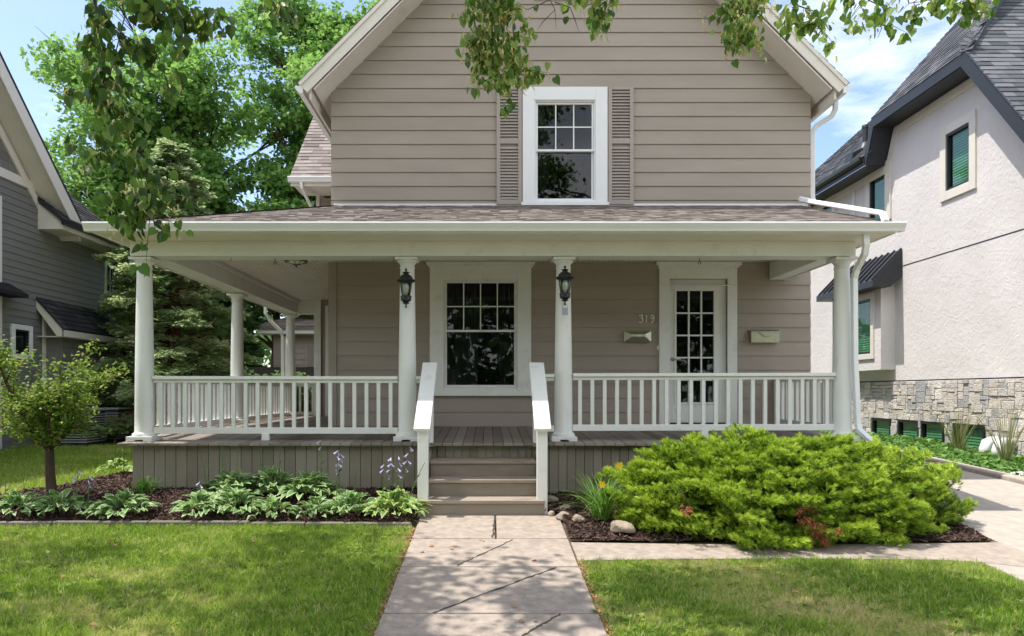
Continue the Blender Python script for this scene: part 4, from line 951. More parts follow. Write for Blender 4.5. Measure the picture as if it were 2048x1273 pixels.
def wisp(loc, n, h, label, lean=.35):
    a = rng.uniform(0, 6.28, n); ln = rng.uniform(.02, lean, n); P = np.array(loc)[None]+np.stack([np.cos(a)*.05*rng.random(n), np.sin(a)*.05*rng.random(n), np.zeros(n)], 1)
    D = np.stack([np.cos(a)*ln, np.sin(a)*ln, np.ones(n)], 1); hh = rng.uniform(.5, 1, n)*h; tv = np.array([(-.5,0,0),(.5,0,0),(.4,.5,0),(-.4,.5,0),(.08,1,0),(-.08,1,0)])
    D = nrm(D); Sx = nrm(np.cross(D, rdir(n, .1))); o2 = np.stack([np.cos(a), np.sin(a), -np.ones(n)*.2], 1)*ln[:, None]*hh[:, None]*.7
    V = P[:, None]+tv[None, :, 0:1]*.011*Sx[:, None]+tv[None, :, 1:2]*hh[:, None, None]*D[:, None]+(tv[None, :, 1:2]**2.2)*o2[:, None]
    Fc = (BL[1][None]+(np.arange(n)*6)[:, None, None]).reshape(-1, 4)
    o = np_mesh('ornamental_grass', V.reshape(-1, 3), Fc, M['wisp'], np.repeat(rng.random(n), 2), org=loc); tag(o, label, 'grass clump')
wisp((8.18, 12.55, .2), 80, 1.05, 'wispy ornamental grass clump in front of the basement window')
wisp((8.0, 11.15, .2), 70, 1.1, 'wispy ornamental grass clump at the right edge of the photo')

# ------------------------------------------------------------------ LEFT NEIGHBOUR (grey)
LX = -8.5
lh = thing('house', (-11, 14, .3), 'dark grey lap-sided neighbouring house with cream gable trim', 'house')
rk = lambda y: 6.83-(y-11.95)*.95
lw = (12.86,13.26,1.98,2.42)
mb = MB(); lap_siding(mb, LX, 9.3, 15.9, .3, 5.05, .124, holes=[lw], lim=lambda z: (max(9.3, 11.5-(7.15-z)/.95), min(15.9, 11.95+(6.83-z)/.95+.02) if z > 4.45 else 15.9), axis='x', sgn=1, th=.012)
mb.build('siding_wall', M['greysid'], lh)
mb = MB(); r = random.Random(6); z = 5.2      # shingled gable
while z < 7.0:
    y = max(9.3, 11.5-(7.15-z)/.95)
    while y < 11.95+(6.83-z)/.95-.02:
        w_ = r.uniform(.14,.2); mb.box(LX-.03, LX+.006+r.uniform(0,.002), y+.0025, y+w_-.0025, z+.003, z+.148, 0, r.random()); y += w_
    pass
    z += .15
mb.build('gable_shingles', M['greyshake'], lh, tints=True)
mb = MB(); mb.box(LX, LX+.03, 9.3, 13.72, 5.04, 5.20); mb.build('band_board', M['cream'], lh, bevel=.004); mb = MB(); mb.box(LX, LX+.035, 9.3, 12.52, 0.3, 4.7); mb.box(LX-.02, LX+.03, 15.88, 15.98, .3, 4.42); mb.build('band_board', M['cream'], lh, bevel=.004)
mb = MB(); LO = -8.10
mb.prism([(LO,11.6,7.16),(LO,14.4,4.50),(LO,14.2,4.32),(LO,11.6,6.80)], None, (.03,0,0)); mb.prism([(LO,11.6,7.16),(LO,9.0,4.69),(LO,9.0,4.35),(LO,11.6,6.80)], None, (.03,0,0))
mb.prism([(LX,11.6,6.77),(LX,14.05,4.44),(LX,13.85,4.44),(LX,11.6,6.57)], None, (.036,0,0))
panel(mb, [(LX-.01,11.6,6.83),(LO,11.6,6.83),(LO,14.3,4.30),(LX-.01,14.3,4.30)], .02)
mb.box(LX, -8.02, 13.55, 16.0, 4.36, 4.38); mb.prism([(LX,13.55,4.38),(-8.02,13.55,4.38),(-8.02,13.55,4.52),(LX,13.55,4.86)], None, (0,.03,0)); mb.box(-8.05,-8.02,13.58,16,4.38,4.5)
mb.build('rake_board', M['cream'], lh, bevel=.004)
mb = MB(); shingles(mb, (-7.98,13.5,4.54), (0,1,0), (-1,0,.86), 2.55, 3.5, .14, .26, rs=41); panel(mb, [(-7.98,13.5,4.53),(-7.98,16.05,4.53),(-11,16.05,7.12),(-11,13.5,7.12)], .05)
panel(mb, [(LO+.035,11.58,7.20),(LO+.035,14.45,4.52),(-15,14.45,4.52),(-15,11.58,7.20)], .05); panel(mb, [(LO+.035,11.6,7.20),(LO+.035,8.95,4.68),(-15,8.95,4.68),(-15,11.6,7.20)], .05)
mb.build('roof', M['darkshingle'], lh, tints=True)
mb = MB(); mb.box(-8.02,-7.93,13.5,16.05,4.44,4.53); mb.tube([(-7.98,15.98,4.46),(-8.05,16.0,4.25),(-8.35,16.02,4.15),(-8.40,16.02,4.0),(-8.40,16.02,.4)], .035, 6); mb.build('gutter', M['black'], lh)
side_window(lw, LX+.015, lh, fr=.03, cas=.09, slats=False, glass='glass', casm=M['trim'], s=-1)
# lean-to bump-out
mb = MB(); lap_siding(mb, -8.16, 13.75, 15.9, .3, 2.5, .124, axis='x', sgn=1, th=.012); mb.box(LX, -8.19, 13.72, 13.76, .3, 2.6); mb.build('bump_out', M['greysid'], lh)
mb = MB(); mb.prism([(LX,13.5,3.05),(-7.98,13.5,2.46),(-7.98,13.5,2.34),(-8.1,13.5,2.34),(LX,13.5,2.88)], None, (0,.04,0)); mb.box(-8.0,-7.97,13.5,15.9,2.34,2.46); mb.box(LX, -8.0, 13.54, 15.9, 2.33, 2.35); mb.box(LX+.02, LX+.06, 13.66, 13.72, .3, 2.8); mb.build('canopy_trim', M['cream'], lh)
mb = MB(); shingles(mb, (-7.96,13.48,2.48), (0,1,0), (-.54,0,.60), 2.5, .80, .13, .26, rs=42); panel(mb, [(-7.96,13.48,2.475),(-7.96,15.95,2.475),(LX,15.95,3.07),(LX,13.48,3.07)], .02); mb.build('canopy_roof', M['darkshingle'], lh, tints=True)
mb = MB(); mb.prism([(LX,11.5,3.22),(-8.15,11.5,3.02),(-8.15,11.5,2.96),(LX,11.5,2.96)], None, (0,1.25,0)); mb.build('small_canopy', M['darkshingle'], lh)
mb = MB(); mb.box(-16, LX-.04, 9.3, 9.4, .2, 4.7); mb.box(-16, LX-.04, 15.8, 15.9, .2, 4.5); mb.box(LX-.3,LX-.04,9.4,15.8,.2,5); mb.prism([(LX-.05,11.6,6.83),(LX-.05,14.15,4.42),(LX-.05,14.15,4.2),(LX-.05,9.25,4.2),(LX-.05,9.25,4.6)], None, (.035,0,0)); mb.build('wall_core', M['greysid'], lh)
# air conditioners
for i, (yy, lb) in enumerate(((13.0, 'grey air conditioner unit nearer the camera, behind the small tree'), (14.1, 'grey air conditioner unit farther back beside the grey house'))):
    x0 = -7.95; t = thing('air_conditioner', (x0+.35, yy, .33), lb, 'air conditioner', 'air conditioners beside the grey house')
    b = MB(); b.box(x0, x0+.7, yy, yy+.7, .30, .34); b.box(x0+.03, x0+.67, yy+.03, yy+.67, .345, .95); b.build('cabinet', M['charcoal'], t, bevel=.02)
    b = MB()
    for k in range(12): b.box(x0+.015, x0+.685, yy+.015, yy+.025, .38+k*.045, .395+k*.045); b.box(x0+.015, x0+.027, yy+.03, yy+.68, .38+k*.045, .395+k*.045); b.box(x0+.673, x0+.685, yy+.03, yy+.68, .38+k*.045, .395+k*.045)
    b.box(x0, x0+.7, yy, yy+.7, .955, .985); b.build('grille', M['ac'], t)
# garage behind
gr = thing('garage', (-5.5, 24, .3), 'low taupe lap-sided garage seen beyond the side porch', 'garage')
mb = MB(); lap_siding(mb, 24, -7.18, -3, .3, 3.25, .19); mb.box(-7.15,-7.1,24,29,.3,3.2); mb.build('siding_wall', M['siding'], gr)
mb = MB(); mb.box(-7.6, -2.8, 23.6, 23.65, 3.22, 3.42); mb.box(-7.6,-2.8,23.65,24,3.20,3.22); mb.build('fascia', M['trim'], gr)
mb = MB(); shingles(mb, (-7.7,23.5,3.44), (1,0,0), (0,1,.18), 5, 4, .2, .4, rs=51); panel(mb, [(-7.7,23.5,3.43),(-2.7,23.5,3.43),(-2.7,27.5,4.15),(-7.7,27.5,4.15)], .06); mb.build('roof', M['shingle'], gr, tints=True)
mb = MB(); x0, x1, z0, z1 = X(612,24), X(633,24), Z(745,24), Z(688,24); frame(mb, x0, x1, z0, z1, 23.93, 23.97, .05)
z = z0+.06
while z < z1-.06: mb.box(x0+.05, x1-.05, 23.94, 23.955, z, z+.045); z += .065
mb.build('shutter', M['shutterpaint'], gr)

# ------------------------------------------------------------------ vegetation
def bez(a, b, c, n=6): return [a*(1-t)**2+b*2*t*(1-t)+c*t*t for t in [i/n for i in range(n+1)]]
def tree(name, base, trunk_top, r0, clumps, leafm, barkm, leafs, nleaf, label, cat, group=None, tmpl=QLEAF, flat=.6, limb_r=.05, tb=(2,2), droop=.2, seed=1, spread=1.0, fork=None):
    """clumps: (n,4) x,y,z,r"""
    rr = random.Random(seed); base = Vector(base); top = Vector(trunk_top); t = thing(name, base, label, cat, group)
    mb = MB(); mid = base.lerp(top, .5)+Vector((rr.uniform(-.1,.1), rr.uniform(-.1,.1), 0))*(top-base).length*.15
    tp = bez(base, mid, top, 10); mb.tube(tp, [r0*(1.25 if i == 0 else 1-.75*i/10) for i in range(11)], 10)
    for c in clumps:
        cv = Vector(c[:3]); q = min(.95, max(.25, ((cv.z-base.z)/(top.z-base.z)*.75))); s = base.lerp(top, q); s = tp[min(10, int(q*10))]
        m_ = s.lerp(cv, .5)+Vector((0,0,(cv-s).length*.12)); L_ = bez(s, m_, cv, 6); r1 = limb_r*(1-.5*q)
        mb.tube(L_, [r1*(1-.8*i/6) for i in range(7)], 6)
        for k in range(4):
            e = cv+Vector((rr.gauss(0,1), rr.gauss(0,1), rr.gauss(0,.6)))*c[3]*.4; mb.tube(bez(L_[4], (L_[4]+e)/2+Vector((0,0,.1)), e, 4), [r1*.3, r1*.24, r1*.18, r1*.12, r1*.06], 4, caps=False)
    mb.build('trunk', barkm, t, smooth=True)
    C = np.array(clumps); wgt = C[:, 3]**2; i = rng.choice(len(C), nleaf, p=wgt/wgt.sum())
    # sub-clumps for uneven texture
    ns = 60; sub = rng.normal(size=(len(C), ns, 3)); sub = sub/np.linalg.norm(sub, axis=2, keepdims=True)*rng.uniform(.35, 1.0, (len(C), ns, 1)); sub[:, :, 2] *= flat
    j = rng.integers(0, ns, nleaf); off = sub[i, j]*C[i, 3:4]+rng.normal(size=(nleaf, 3))*C[i, 3:4]*.11*spread*np.array([1,1,.55])
    P = C[i, :3]+off; D = rdir(nleaf, .6)+np.array([0,0,-droop]); U = rdir(nleaf)*.8+np.array([0,0,.9])
    V, Fc = scatter(P, D, U, leafs*rng.uniform(.6, 1.3, nleaf), *tmpl)
    tt = np.clip(rng.beta(tb[0], tb[1], len(C)*ns).reshape(len(C), ns)[i, j]*.6+rng.random(nleaf)*.4, 0, 1)
    np_mesh('crown', V, Fc, leafm, np.repeat(tt, len(tmpl[1])), parent=t); return t
def ell(n, c, s, rmin=.5, rmax=1.0, cr=(.7, 1.2), seed=0, zmin=-9):
    r = np.random.default_rng(seed); o = []
    while len(o) < n:
        v = r.normal(size=3); v /= np.linalg.norm(v); q = r.uniform(rmin, rmax)
        p = (c[0]+v[0]*s[0]*q, c[1]+v[1]*s[1]*q, c[2]+v[2]*s[2]*q, r.uniform(*cr))
        if p[2] > zmin: o.append(p)
    return o
tree('shade_tree', (-10.9,25,.3), (-10.6,25,12.5), .24, ell(84, (-11.5,25,8.9), (5.0,2.8,6.4), .1, 1.0, (1.0,1.6), 1, 3.4), M['leafA'], M['bark'], .19, 70000, 'tall open-crowned green tree with forked dark trunk behind the porch', 'tree', limb_r=.13, seed=2, tb=(2,1.6))
tree('shade_tree', (-5.3,26,.3), (-5.0,26,12), .3, ell(62, (-5.6,26,10.0), (4.0,3,6.2), .1, 1.0, (1.0,1.6), 4, 4.2), M['leafA'], M['bark'], .19, 70000, 'tall green tree rising directly behind the left eave of the house', 'tree', limb_r=.14, seed=5, tb=(2,2))
tree('shade_tree', (-9.0,30,.3), (-8.8,30,7.2), .25, ell(46, (-9.2,29,6.2), (5.2,2,3.0), .0, 1.0, (.9,1.4), 8, 2.5), M['leafB'], M['bark'], .20, 46000, 'lower rounded darker green tree between the two tall trees', 'tree', limb_r=.1, seed=6)
tree('shade_tree', (-18,30,.3), (-18,30,8), .3, ell(40, (-17.6,29,6.0), (4.6,2,4.2), .0, 1.0, (1,1.5), 9, 1.5), M['leafB'], M['bark'], .22, 30000, 'green tree behind the roof of the grey house', 'tree', limb_r=.1, seed=7)
# evergreen screen
def cone_tree(name, base, h, rad, mtl, n, size, label, cat, group=None, seed=0, tilt=-.2, lo=.03, barkm=None, ranks=0, up=.2, tb=(1.5,2)):
    r = np.random.default_rng(seed); base = np.array(base, float); t = thing(name, tuple(base), label, cat, group)
    tr = MB(); tr.tube([tuple(base), tuple(base+[.03,0,h*.5]), tuple(base+[0,0,h*.97])], [rad*.07, rad*.045, .01], 8)
    nb = ranks or 60; pts, dirs, tin = [], [], []
    br = []
    for i in range(nb):
        q = lo+(1-lo)*(i+r.random())/nb; a = i*2.4+r.uniform(-.4,.4); Lb = rad*(1-q)**.8*r.uniform(.65, 1.12)+.12
        s = base+np.array([0,0,h*q]); d = np.array([math.cos(a), math.sin(a), up+r.uniform(-.1,.15)])
        br.append((s, d, Lb)); e = s+d*Lb+np.array([0,0,tilt*Lb])
        mid = s+d*Lb*.5; tr.tube([tuple(s), tuple(mid), tuple(e)], [.028*rad/2, .016*rad/2, .005], 5, caps=False)
    tr.build('trunk', barkm or M['bark'], t, smooth=True)
    per = n//nb
    for (s, d, Lb) in br:
        m_ = max(6, int(per*(Lb/rad+.25)*1.3)); u = r.uniform(.12, 1, m_)**.7
        side = np.array([-d[1], d[0], 0]); lat = r.normal(0, .20, m_)*Lb*(1.15-u)
        p = s+d*Lb*u[:, None]+np.array([0,0,1.])*(tilt*Lb*u**2)[:, None]+side*lat[:, None]+r.normal(0,.035,(m_,3))
        dd = d*1.0+side*np.sign(lat)[:, None]*.8+r.normal(0,.3,(m_,3))+np.array([0,0,tilt])
        pts.append(p); dirs.append(dd); tin.append(np.clip(r.beta(*tb)*.6+r.random(m_)*.4+.0, 0, 1))
    P = np.concatenate(pts); D = np.concatenate(dirs); tt = np.concatenate(tin)
    SP = (np.array([(0,0,0),(.10,.3,.0),(0,1,-.1),(-.10,.3,0),(0,.15,0),(.42,.62,-.05),(.30,.45,0),(0,.30,0),(-.42,.62,-.05),(-.30,.45,0),(0,.4,0),(.30,.95,-.08),(.2,.72,0),(-.30,.95,-.08),(-.2,.72,0)]),
          np.array([(0,1,2,3),(4,6,5,7),(4,9,8,7),(10,12,11,2),(10,14,13,2)]))
    V, Fc = scatter(P, D, r.normal(size=P.shape)*.35+np.array([0,0,1.]), size*r.uniform(.6,1.3,len(P)), *SP)
    np_mesh('crown', V, Fc, mtl, np.repeat(tt, 5), parent=t); return t
cone_tree('hemlock_tree', (-6.75,15.4,.33), 6.3, 2.35, M['hemlock'], 22000, .17, 'large feathery hemlock with drooping boughs behind the left porch column', 'tree', seed=3, tilt=-.28, barkm=M['redbark'], ranks=120, tb=(1.6,1.6))
k = 0
for (x, y, h, rd, lb) in ((-12.4,20,5.2,1.5,'leftmost dark evergreen in the hedge row'),(-10.6,20.5,4.6,1.4,'second dark evergreen from the left in the hedge row'),(-9.0,20,5.0,1.4,'dark evergreen in the hedge row, behind the hemlock'),(-8.5,20.6,4.8,1.3,'bushy evergreen left of the garage wall'),(-8.2,22.5,4.4,1.3,'bushy evergreen touching the garage corner')):
    k += 1; cone_tree('evergreen_tree', (x,y,.3), h, rd, M['arbor'] if k < 4 else M['leafB'], 7000, .26, lb, 'tree', 'evergreens in the rear hedge', seed=20+k, tilt=-.1, up=.5, ranks=70)
def bush(name, c, s, n, size, mtl, label, seed=0, cat='shrub', group=None):
    return tree(name, (c[0], c[1], c[2]-s[2]), (c[0], c[1], c[2]), .05, ell(24, c, s, 0, 1, (.25*s[0]+.1, .4*s[0]+.1), seed), mtl, M['bark'], size, n, label, cat, group, limb_r=.02, seed=seed)
bush('hedge_shrub', (-4.7,18.3,1.0), (1.1,.7,.8), 7000, .11, M['leafB'], 'green bush seen through the rear porch railing', 3)
bush('hedge_shrub', (-3.3,18.6,1.0), (1.0,.7,.8), 6000, .11, M['leafA'], 'lighter green bush beside the rear wing, past the railing', 4)
bush('hedge_shrub', (-8.9,17.8,1.25), (1.5,.8,1.1), 9000, .13, M['arbor'], 'dark low evergreen bush at the corner of the grey house', 5)
bush('hedge_shrub', (-6.6,17.6,1.0), (1.8,.7,.9), 9000, .13, M['arbor'], 'dark low evergreen bush beneath the hemlock', 6)
mb = MB()
for i in range(60): x = -11+i*.15; mb.box(x+.004, x+.146, 18.9, 18.925, .25, 1.95)
mb.box(-11, -2, 18.926, 18.96, .5, .6); mb.box(-11,-2,18.926,18.96,1.6,1.7)
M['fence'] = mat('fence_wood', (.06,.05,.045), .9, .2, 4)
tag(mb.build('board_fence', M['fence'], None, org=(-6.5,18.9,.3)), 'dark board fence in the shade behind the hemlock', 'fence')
# small tree in the left bed
base = Vector((-4.66, 7.68, .12)); t = thing('small_tree', base, 'small multi-stemmed green tree in the mulch bed at left', 'tree'); mb = MB(); rr = random.Random(14)
fk = base+Vector((-.03,0,.56)); mb.tube([base-Vector((0,0,.05)), base+Vector((0,0,.06)), base+Vector((-.02,0,.3)), fk], [.07,.055,.048,.045], 12)
tips = []
for i in range(11):
    a = i*2.4+.4; l = rr.uniform(.38,.66); e = fk+Vector((math.cos(a)*l*rr.uniform(.6,1.0), math.sin(a)*l*.75, rr.uniform(.35,1.0)))
    m_ = fk.lerp(e, .5)+Vector((math.cos(a)*.10, math.sin(a)*.10, -.03)); pts = bez(fk, m_, e, 6); mb.tube(pts, [.024*(1-.75*k/6) for k in range(7)], 7)
    for k in range(7):
        s = pts[rr.randint(2, 6)]; e2 = s+Vector((rr.gauss(0,1)*.19, rr.gauss(0,1)*.19, rr.uniform(.0,.35)))
        q = bez(s, (s+e2)/2+Vector((0,0,.03)), e2, 4); mb.tube(q, [.008,.006,.005,.004,.002], 5, caps=False); tips += q[1:]
mb.build('trunk', M['bark'], t, smooth=True)
T = np.array([tuple(v) for v in tips]); n = 8500; i = rng.integers(0, len(T), n); P = T[i]+rng.normal(0,.052,(n,3))
V, Fc = scatter(P, rdir(n,.6)+np.array([0,0,.15]), rdir(n)*.7+np.array([0,0,1.]), rng.uniform(.028,.062,n), *QLEAF)
np_mesh('crown', V, Fc, M['shrubleaf'], np.clip(rng.beta(1.5,2.2,n)+rng.normal(0,.08,len(T))[i], 0, 1), parent=t)

# juniper -----------------------------------------------------------
JC = np.array([2.82, 7.24]); JT = thing('juniper_shrub', (JC[0], JC[1], .02), 'wide spreading bright green juniper right of the steps', 'shrub')
def jtop(a, q):     # outline radius by angle
    return 1
ax, ay, H = 1.70, 1.03, .81
ang = rng.uniform(0, 2*math.pi, 1500); 
def frond_points():
    P, D, T_ = [], [], []
    def surf(a, q):            # q 0 rim .. 1 top
        lump = 1+.06*math.sin(3*a+1)+.05*math.sin(7*a+2)+.04*math.sin(13*a+q*7)
        rr_ = (math.cos(q*math.pi/2))**.62*lump; zz = (math.sin(q*math.pi/2))**.9*(1+.10*math.sin(2*a+2.2)*q*0+.06*math.sin(5*a+q*6))
        return rr_, zz
    for i in range(660):
        a = rng.uniform(0, 2*math.pi) if rng.random() < .4 else rng.uniform(math.pi*.98, 2.02*math.pi); q = rng.uniform(0, 1)**.95
        if q > .85 and rng.random() < .5: q = rng.uniform(0, .85)
        r_, z_ = surf(a, q); k_ = rng.uniform(.82, 1.08)
        tip = np.array([JC[0]+ax*r_*k_*math.cos(a), JC[1]+ay*r_*k_*math.sin(a), 0]); g0 = float(hgt(tip[0], tip[1]))
        tip[2] = g0+.05+H*z_*(.93 if q < .3 else k_*.97)
        out = np.array([math.cos(a)*(1-q*.4), math.sin(a)*(1-q*.4), .10+.30*q+rng.normal(0,.08)])+np.append(rng.normal(0,.30,2), 0); out /= np.linalg.norm(out)
        Lf = rng.uniform(.28, .50); side = np.cross(out, [0,0,1.]); side /= np.linalg.norm(side)+1e-6; upn = np.cross(side, out)
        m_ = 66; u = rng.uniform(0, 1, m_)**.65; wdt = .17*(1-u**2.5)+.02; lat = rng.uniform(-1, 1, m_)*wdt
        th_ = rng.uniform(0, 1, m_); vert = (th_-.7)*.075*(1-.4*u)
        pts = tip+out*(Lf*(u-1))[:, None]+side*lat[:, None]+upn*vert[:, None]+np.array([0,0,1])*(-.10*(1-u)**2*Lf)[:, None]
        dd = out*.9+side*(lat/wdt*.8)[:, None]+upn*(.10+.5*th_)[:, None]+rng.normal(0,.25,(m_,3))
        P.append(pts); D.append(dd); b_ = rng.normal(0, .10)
        T_.append(np.clip(.04+.52*th_+.28*u+b_+rng.normal(0,.10,m_), 0, 1))  # tint darkens frond bases and undersides: shade of the gaps put into colour
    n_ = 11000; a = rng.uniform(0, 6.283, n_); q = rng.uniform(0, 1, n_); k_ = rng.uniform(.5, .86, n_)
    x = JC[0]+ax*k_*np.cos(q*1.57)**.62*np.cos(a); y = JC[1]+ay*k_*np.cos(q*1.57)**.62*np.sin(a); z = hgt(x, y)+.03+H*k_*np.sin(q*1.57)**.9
    P.append(np.stack([x, y, z], 1)); D.append(rdir(n_)+np.array([0,0,.3])); T_.append(rng.uniform(0, .12, n_))  # inner sprays tinted near black, painted shade behind the gaps
    return np.concatenate(P), np.concatenate(D), np.concatenate(T_)
P, D, T_ = frond_points(); k = P[:, 2] > hgt(P[:, 0], P[:, 1])+.02; P, D, T_ = P[k], D[k], T_[k]
JS = (np.array([(-.07,0,0),(.07,0,0),(0,1,.05), (0,.1,0),(.09,.2,0),(.38,.72,.1), (0,.1,0),(-.09,.2,0),(-.38,.72,-.05), (0,.3,.0),(.04,.4,.06),(.14,.9,.28), (0,.3,.0),(-.04,.4,.06),(-.14,.9,.25)]),
      np.array([(0,1,2),(3,4,5),(6,7,8),(9,10,11),(12,13,14)]))
tv_, tf_ = [], []; rj = np.random.default_rng(2)
for j_ in range(15):
    o_ = np.array([rj.normal(0,.10), rj.uniform(0,.45), rj.normal(0,.06)]); d_ = np.array([rj.normal(0,.55), 1, rj.normal(.12,.38)]); d_ /= np.linalg.norm(d_); l_ = rj.uniform(.45,.8); sd = np.cross(d_, rj.normal(size=3)); sd /= np.linalg.norm(sd)
    tv_ += [o_-sd*.055, o_+sd*.055, o_+d_*l_]; tf_.append((3*j_, 3*j_+1, 3*j_+2))
JT_ = (np.array(tv_), np.array(tf_))
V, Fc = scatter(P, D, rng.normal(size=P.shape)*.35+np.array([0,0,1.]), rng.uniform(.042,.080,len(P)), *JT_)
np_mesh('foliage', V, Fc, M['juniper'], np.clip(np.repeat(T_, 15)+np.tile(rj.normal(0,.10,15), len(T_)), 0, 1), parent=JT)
# woody inside
mb = MB()
for i in range(60):
    a = rng.uniform(0, 6.28); ph = rng.uniform(.1, 1.3); e = (JC[0]+ax*.8*math.cos(a)*math.cos(ph), JC[1]+ay*.8*math.sin(a)*math.cos(ph), .05+H*.8*math.sin(ph)); mb.tube([(JC[0], JC[1], .02), ((JC[0]+e[0])/2, (JC[1]+e[1])/2, e[2]*.3+.05), e], [.03,.018,.005], 5, caps=False)
mb.build('branch', M['bark'], JT)
# dead brown patches
def dead(px, py, d, n, sz, sp):
    c = np.array([X(px,d), d, Z(py,d)]); P = c+rng.normal(size=(n,3))*np.array(sp); D = rdir(n,.6)+np.array([.1,-.7,-.9]); V, Fc = scatter(P, D, rdir(n)+np.array([0,-1,.3]), rng.uniform(.6,1.2,n)*sz, *JS); return V, Fc, np.repeat(rng.random(n), 5)
Vs, Fs, Ts, off = [], [], [], 0
for a in ((1632,1058,6.24,230,.05,(.045,.03,.030)),(1612,1040,6.28,120,.05,(.025,.03,.02)),(1668,1062,6.24,100,.05,(.04,.02,.012)),(1648,1082,6.22,90,.05,(.016,.02,.02)),(1600,1020,6.30,60,.05,(.015,.02,.015)),(1618,1012,6.33,110,.06,(.03,.03,.02)),(1752,945,6.7,90,.06,(.025,.03,.012)),(1372,1020,6.3,60,.05,(.02,.02,.02)),(1500,990,6.4,70,.05,(.03,.03,.02))):
    V, Fc, t_ = dead(*a); Vs.append(V); Fs.append(Fc+off); Ts.append(t_); off += len(V)
o = np_mesh('dead_foliage', np.concatenate(Vs), np.concatenate(Fs), M['deadjun'], np.concatenate(Ts), parent=JT); o['label'] = 'rust brown dead juniper twigs'

# hostas --------------------------------------------------------------
def hosta_template(vari=True):
    vs, fs, mi = [], [], []; st_ = [0, .06, .22, .42, .62, .8, .93, 1.0]; wd = [.03, .05, .62, .95, .95, .66, .28, .02]
    for u, w_ in zip(st_, wd):
        z = .35*math.sin(u*2.3)-.42*u*u
        for f in (-1, -.74, 0, .74, 1): vs.append((f*w_*.22, u, z+abs(f)*w_*.09-(.0 if abs(f) < .9 else .012)+.015*math.sin(u*17+f*3)*abs(f)))
    for i in range(len(st_)-1):
        for j in range(4):
            a = i*5+j; fs.append((a, a+1, a+6, a+5)); mi.append(1 if j in (0, 3) or i == 6 else 0)
    return np.array(vs), np.array(fs), np.array(mi)
HV, HF, HM = hosta_template()
def hosta(px, py, size, nl, label, green=.5, spikes=(), d=None, edge=None):
    # ground point from picture row
    dd = d; x = X(px, dd); z = float(bedz(np.array(x), np.array(dd)))
    t = thing('hosta', (x, dd, z), label, 'hosta', 'hostas in the left mulch bed')
    nl = int(nl*2.9); a = rng.uniform(0, 6.28, nl); ring = rng.random(nl)**.8; el_ = 1.25-1.05*ring+rng.normal(0,.1,nl)
    D = np.stack([np.cos(a)*np.cos(el_), np.sin(a)*np.cos(el_), np.sin(el_)], 1); base = np.stack([x+np.cos(a)*ring*size*.60, dd+np.sin(a)*ring*size*.48, np.full(nl, z)+.26*size*(1-ring)+.07*size], 1)
    U = np.tile([0,0,1.], (nl,1))+rng.normal(0,.30,(nl,3))
    sz = size*rng.uniform(.20,.40,nl); V, Fc = scatter(base, D, U, sz, HV, HF)
    V[:, 2] = np.maximum(V[:, 2], bedz(V[:, 0], V[:, 1])+.004)
    np_mesh('foliage', V, Fc, [M['hosta'], edge or M['hostaedge']], np.repeat(np.clip(green+rng.normal(0,.2,nl), 0, 1), len(HF)), np.tile(HM, nl), parent=t, smooth=True)
    for (sx, h, fl, lean) in spikes:
        s = MB(); p0 = Vector((x+sx, dd, z+.05)); p1 = p0+Vector((lean*.4, 0, h*.6)); p2 = p0+Vector((lean, -.03, h)); ps = bez(p0, p1, p2, 8); s.tube(ps, [.006-.0004*k for k in range(9)], 5)
        for k in range(3):   # stem leaves
            q = ps[3+k]; aa = rng.uniform(0,6.28); s.add([q, q+Vector((math.cos(aa)*.02+.01,.0,.02)), q+Vector((math.cos(aa)*.05,math.sin(aa)*.05,.045)), q+Vector((math.cos(aa)*.02-.01,0,.03))], [(0,1,2,3)])
        s.build('flower_stem', M['stem'], t)
        f = MB()
        for k in range(fl):
            q = ps[8-(k % 4)]+Vector((rng.normal(0,.006),0,0)); aa = rng.uniform(0,6.28); dv = Vector((math.cos(aa)*.6, math.sin(aa)*.6-.2, -.55)).normalized()
            f.tube([q, q+dv*.022, q+dv*.045, q+dv*.056], [.002,.005,.009,.013], 6, caps=False)
        if fl: f.build('flower', M['lilac'], t)
E2 = tmat('hosta_yellow_margin', [(.45,.52,.12),(.60,.62,.25)], .45, trans=.3)
hosta(30, 1020, .42, 34, 'green hosta at the left end of the front row', .45, [(-.1,.34,0,.02)], 7.40)
hosta(118, 1010, .44, 40, 'green hosta under the small tree in the front row', .5, [(.18,.42,3,.03),(.3,.36,3,.02)], 7.42)
hosta(250, 1020, .44, 40, 'white-edged hosta in the front row right of the small tree', .55, [(.05,.2,0,.0)], 7.38)
hosta(205, 1028, .30, 20, 'small hosta squeezed between two larger ones at left', .6, (), 7.30)
hosta(405, 1020, .42, 36, 'hosta in the front row left of centre of the bed', .5, [(.0,.30,2,-.02)], 7.38)
hosta(475, 1012, .44, 38, 'hosta in the front row below the big pale hosta mound', .45, (), 7.42)
hosta(545, 1028, .36, 28, 'upright-leaved hosta in the front row under the mound', .6, (), 7.34)
hosta(630, 1026, .36, 28, 'smaller hosta in the front row right of the mound', .5, (), 7.36)
hosta(700, 1020, .42, 36, 'green hosta in the front row toward the steps', .5, [(-.14,.62,5,.02),(.02,.45,0,.06)], 7.38)
hosta(788, 1024, .46, 46, 'yellow-edged hosta with tall lilac flower spikes beside the steps', .9, [(-.05,.55,6,.02),(.05,.66,7,.12),(.12,.5,0,.2),(0,.56,4,.06),(-.12,.48,2,.02)], 7.38, E2)
hosta(465, 985, .50, 50, 'left part of the large cream-edged hosta mound against the skirt', .5, [(-.28,.42,0,-.05),(-.12,.55,0,.02),(.05,.46,0,.01)], 7.88)
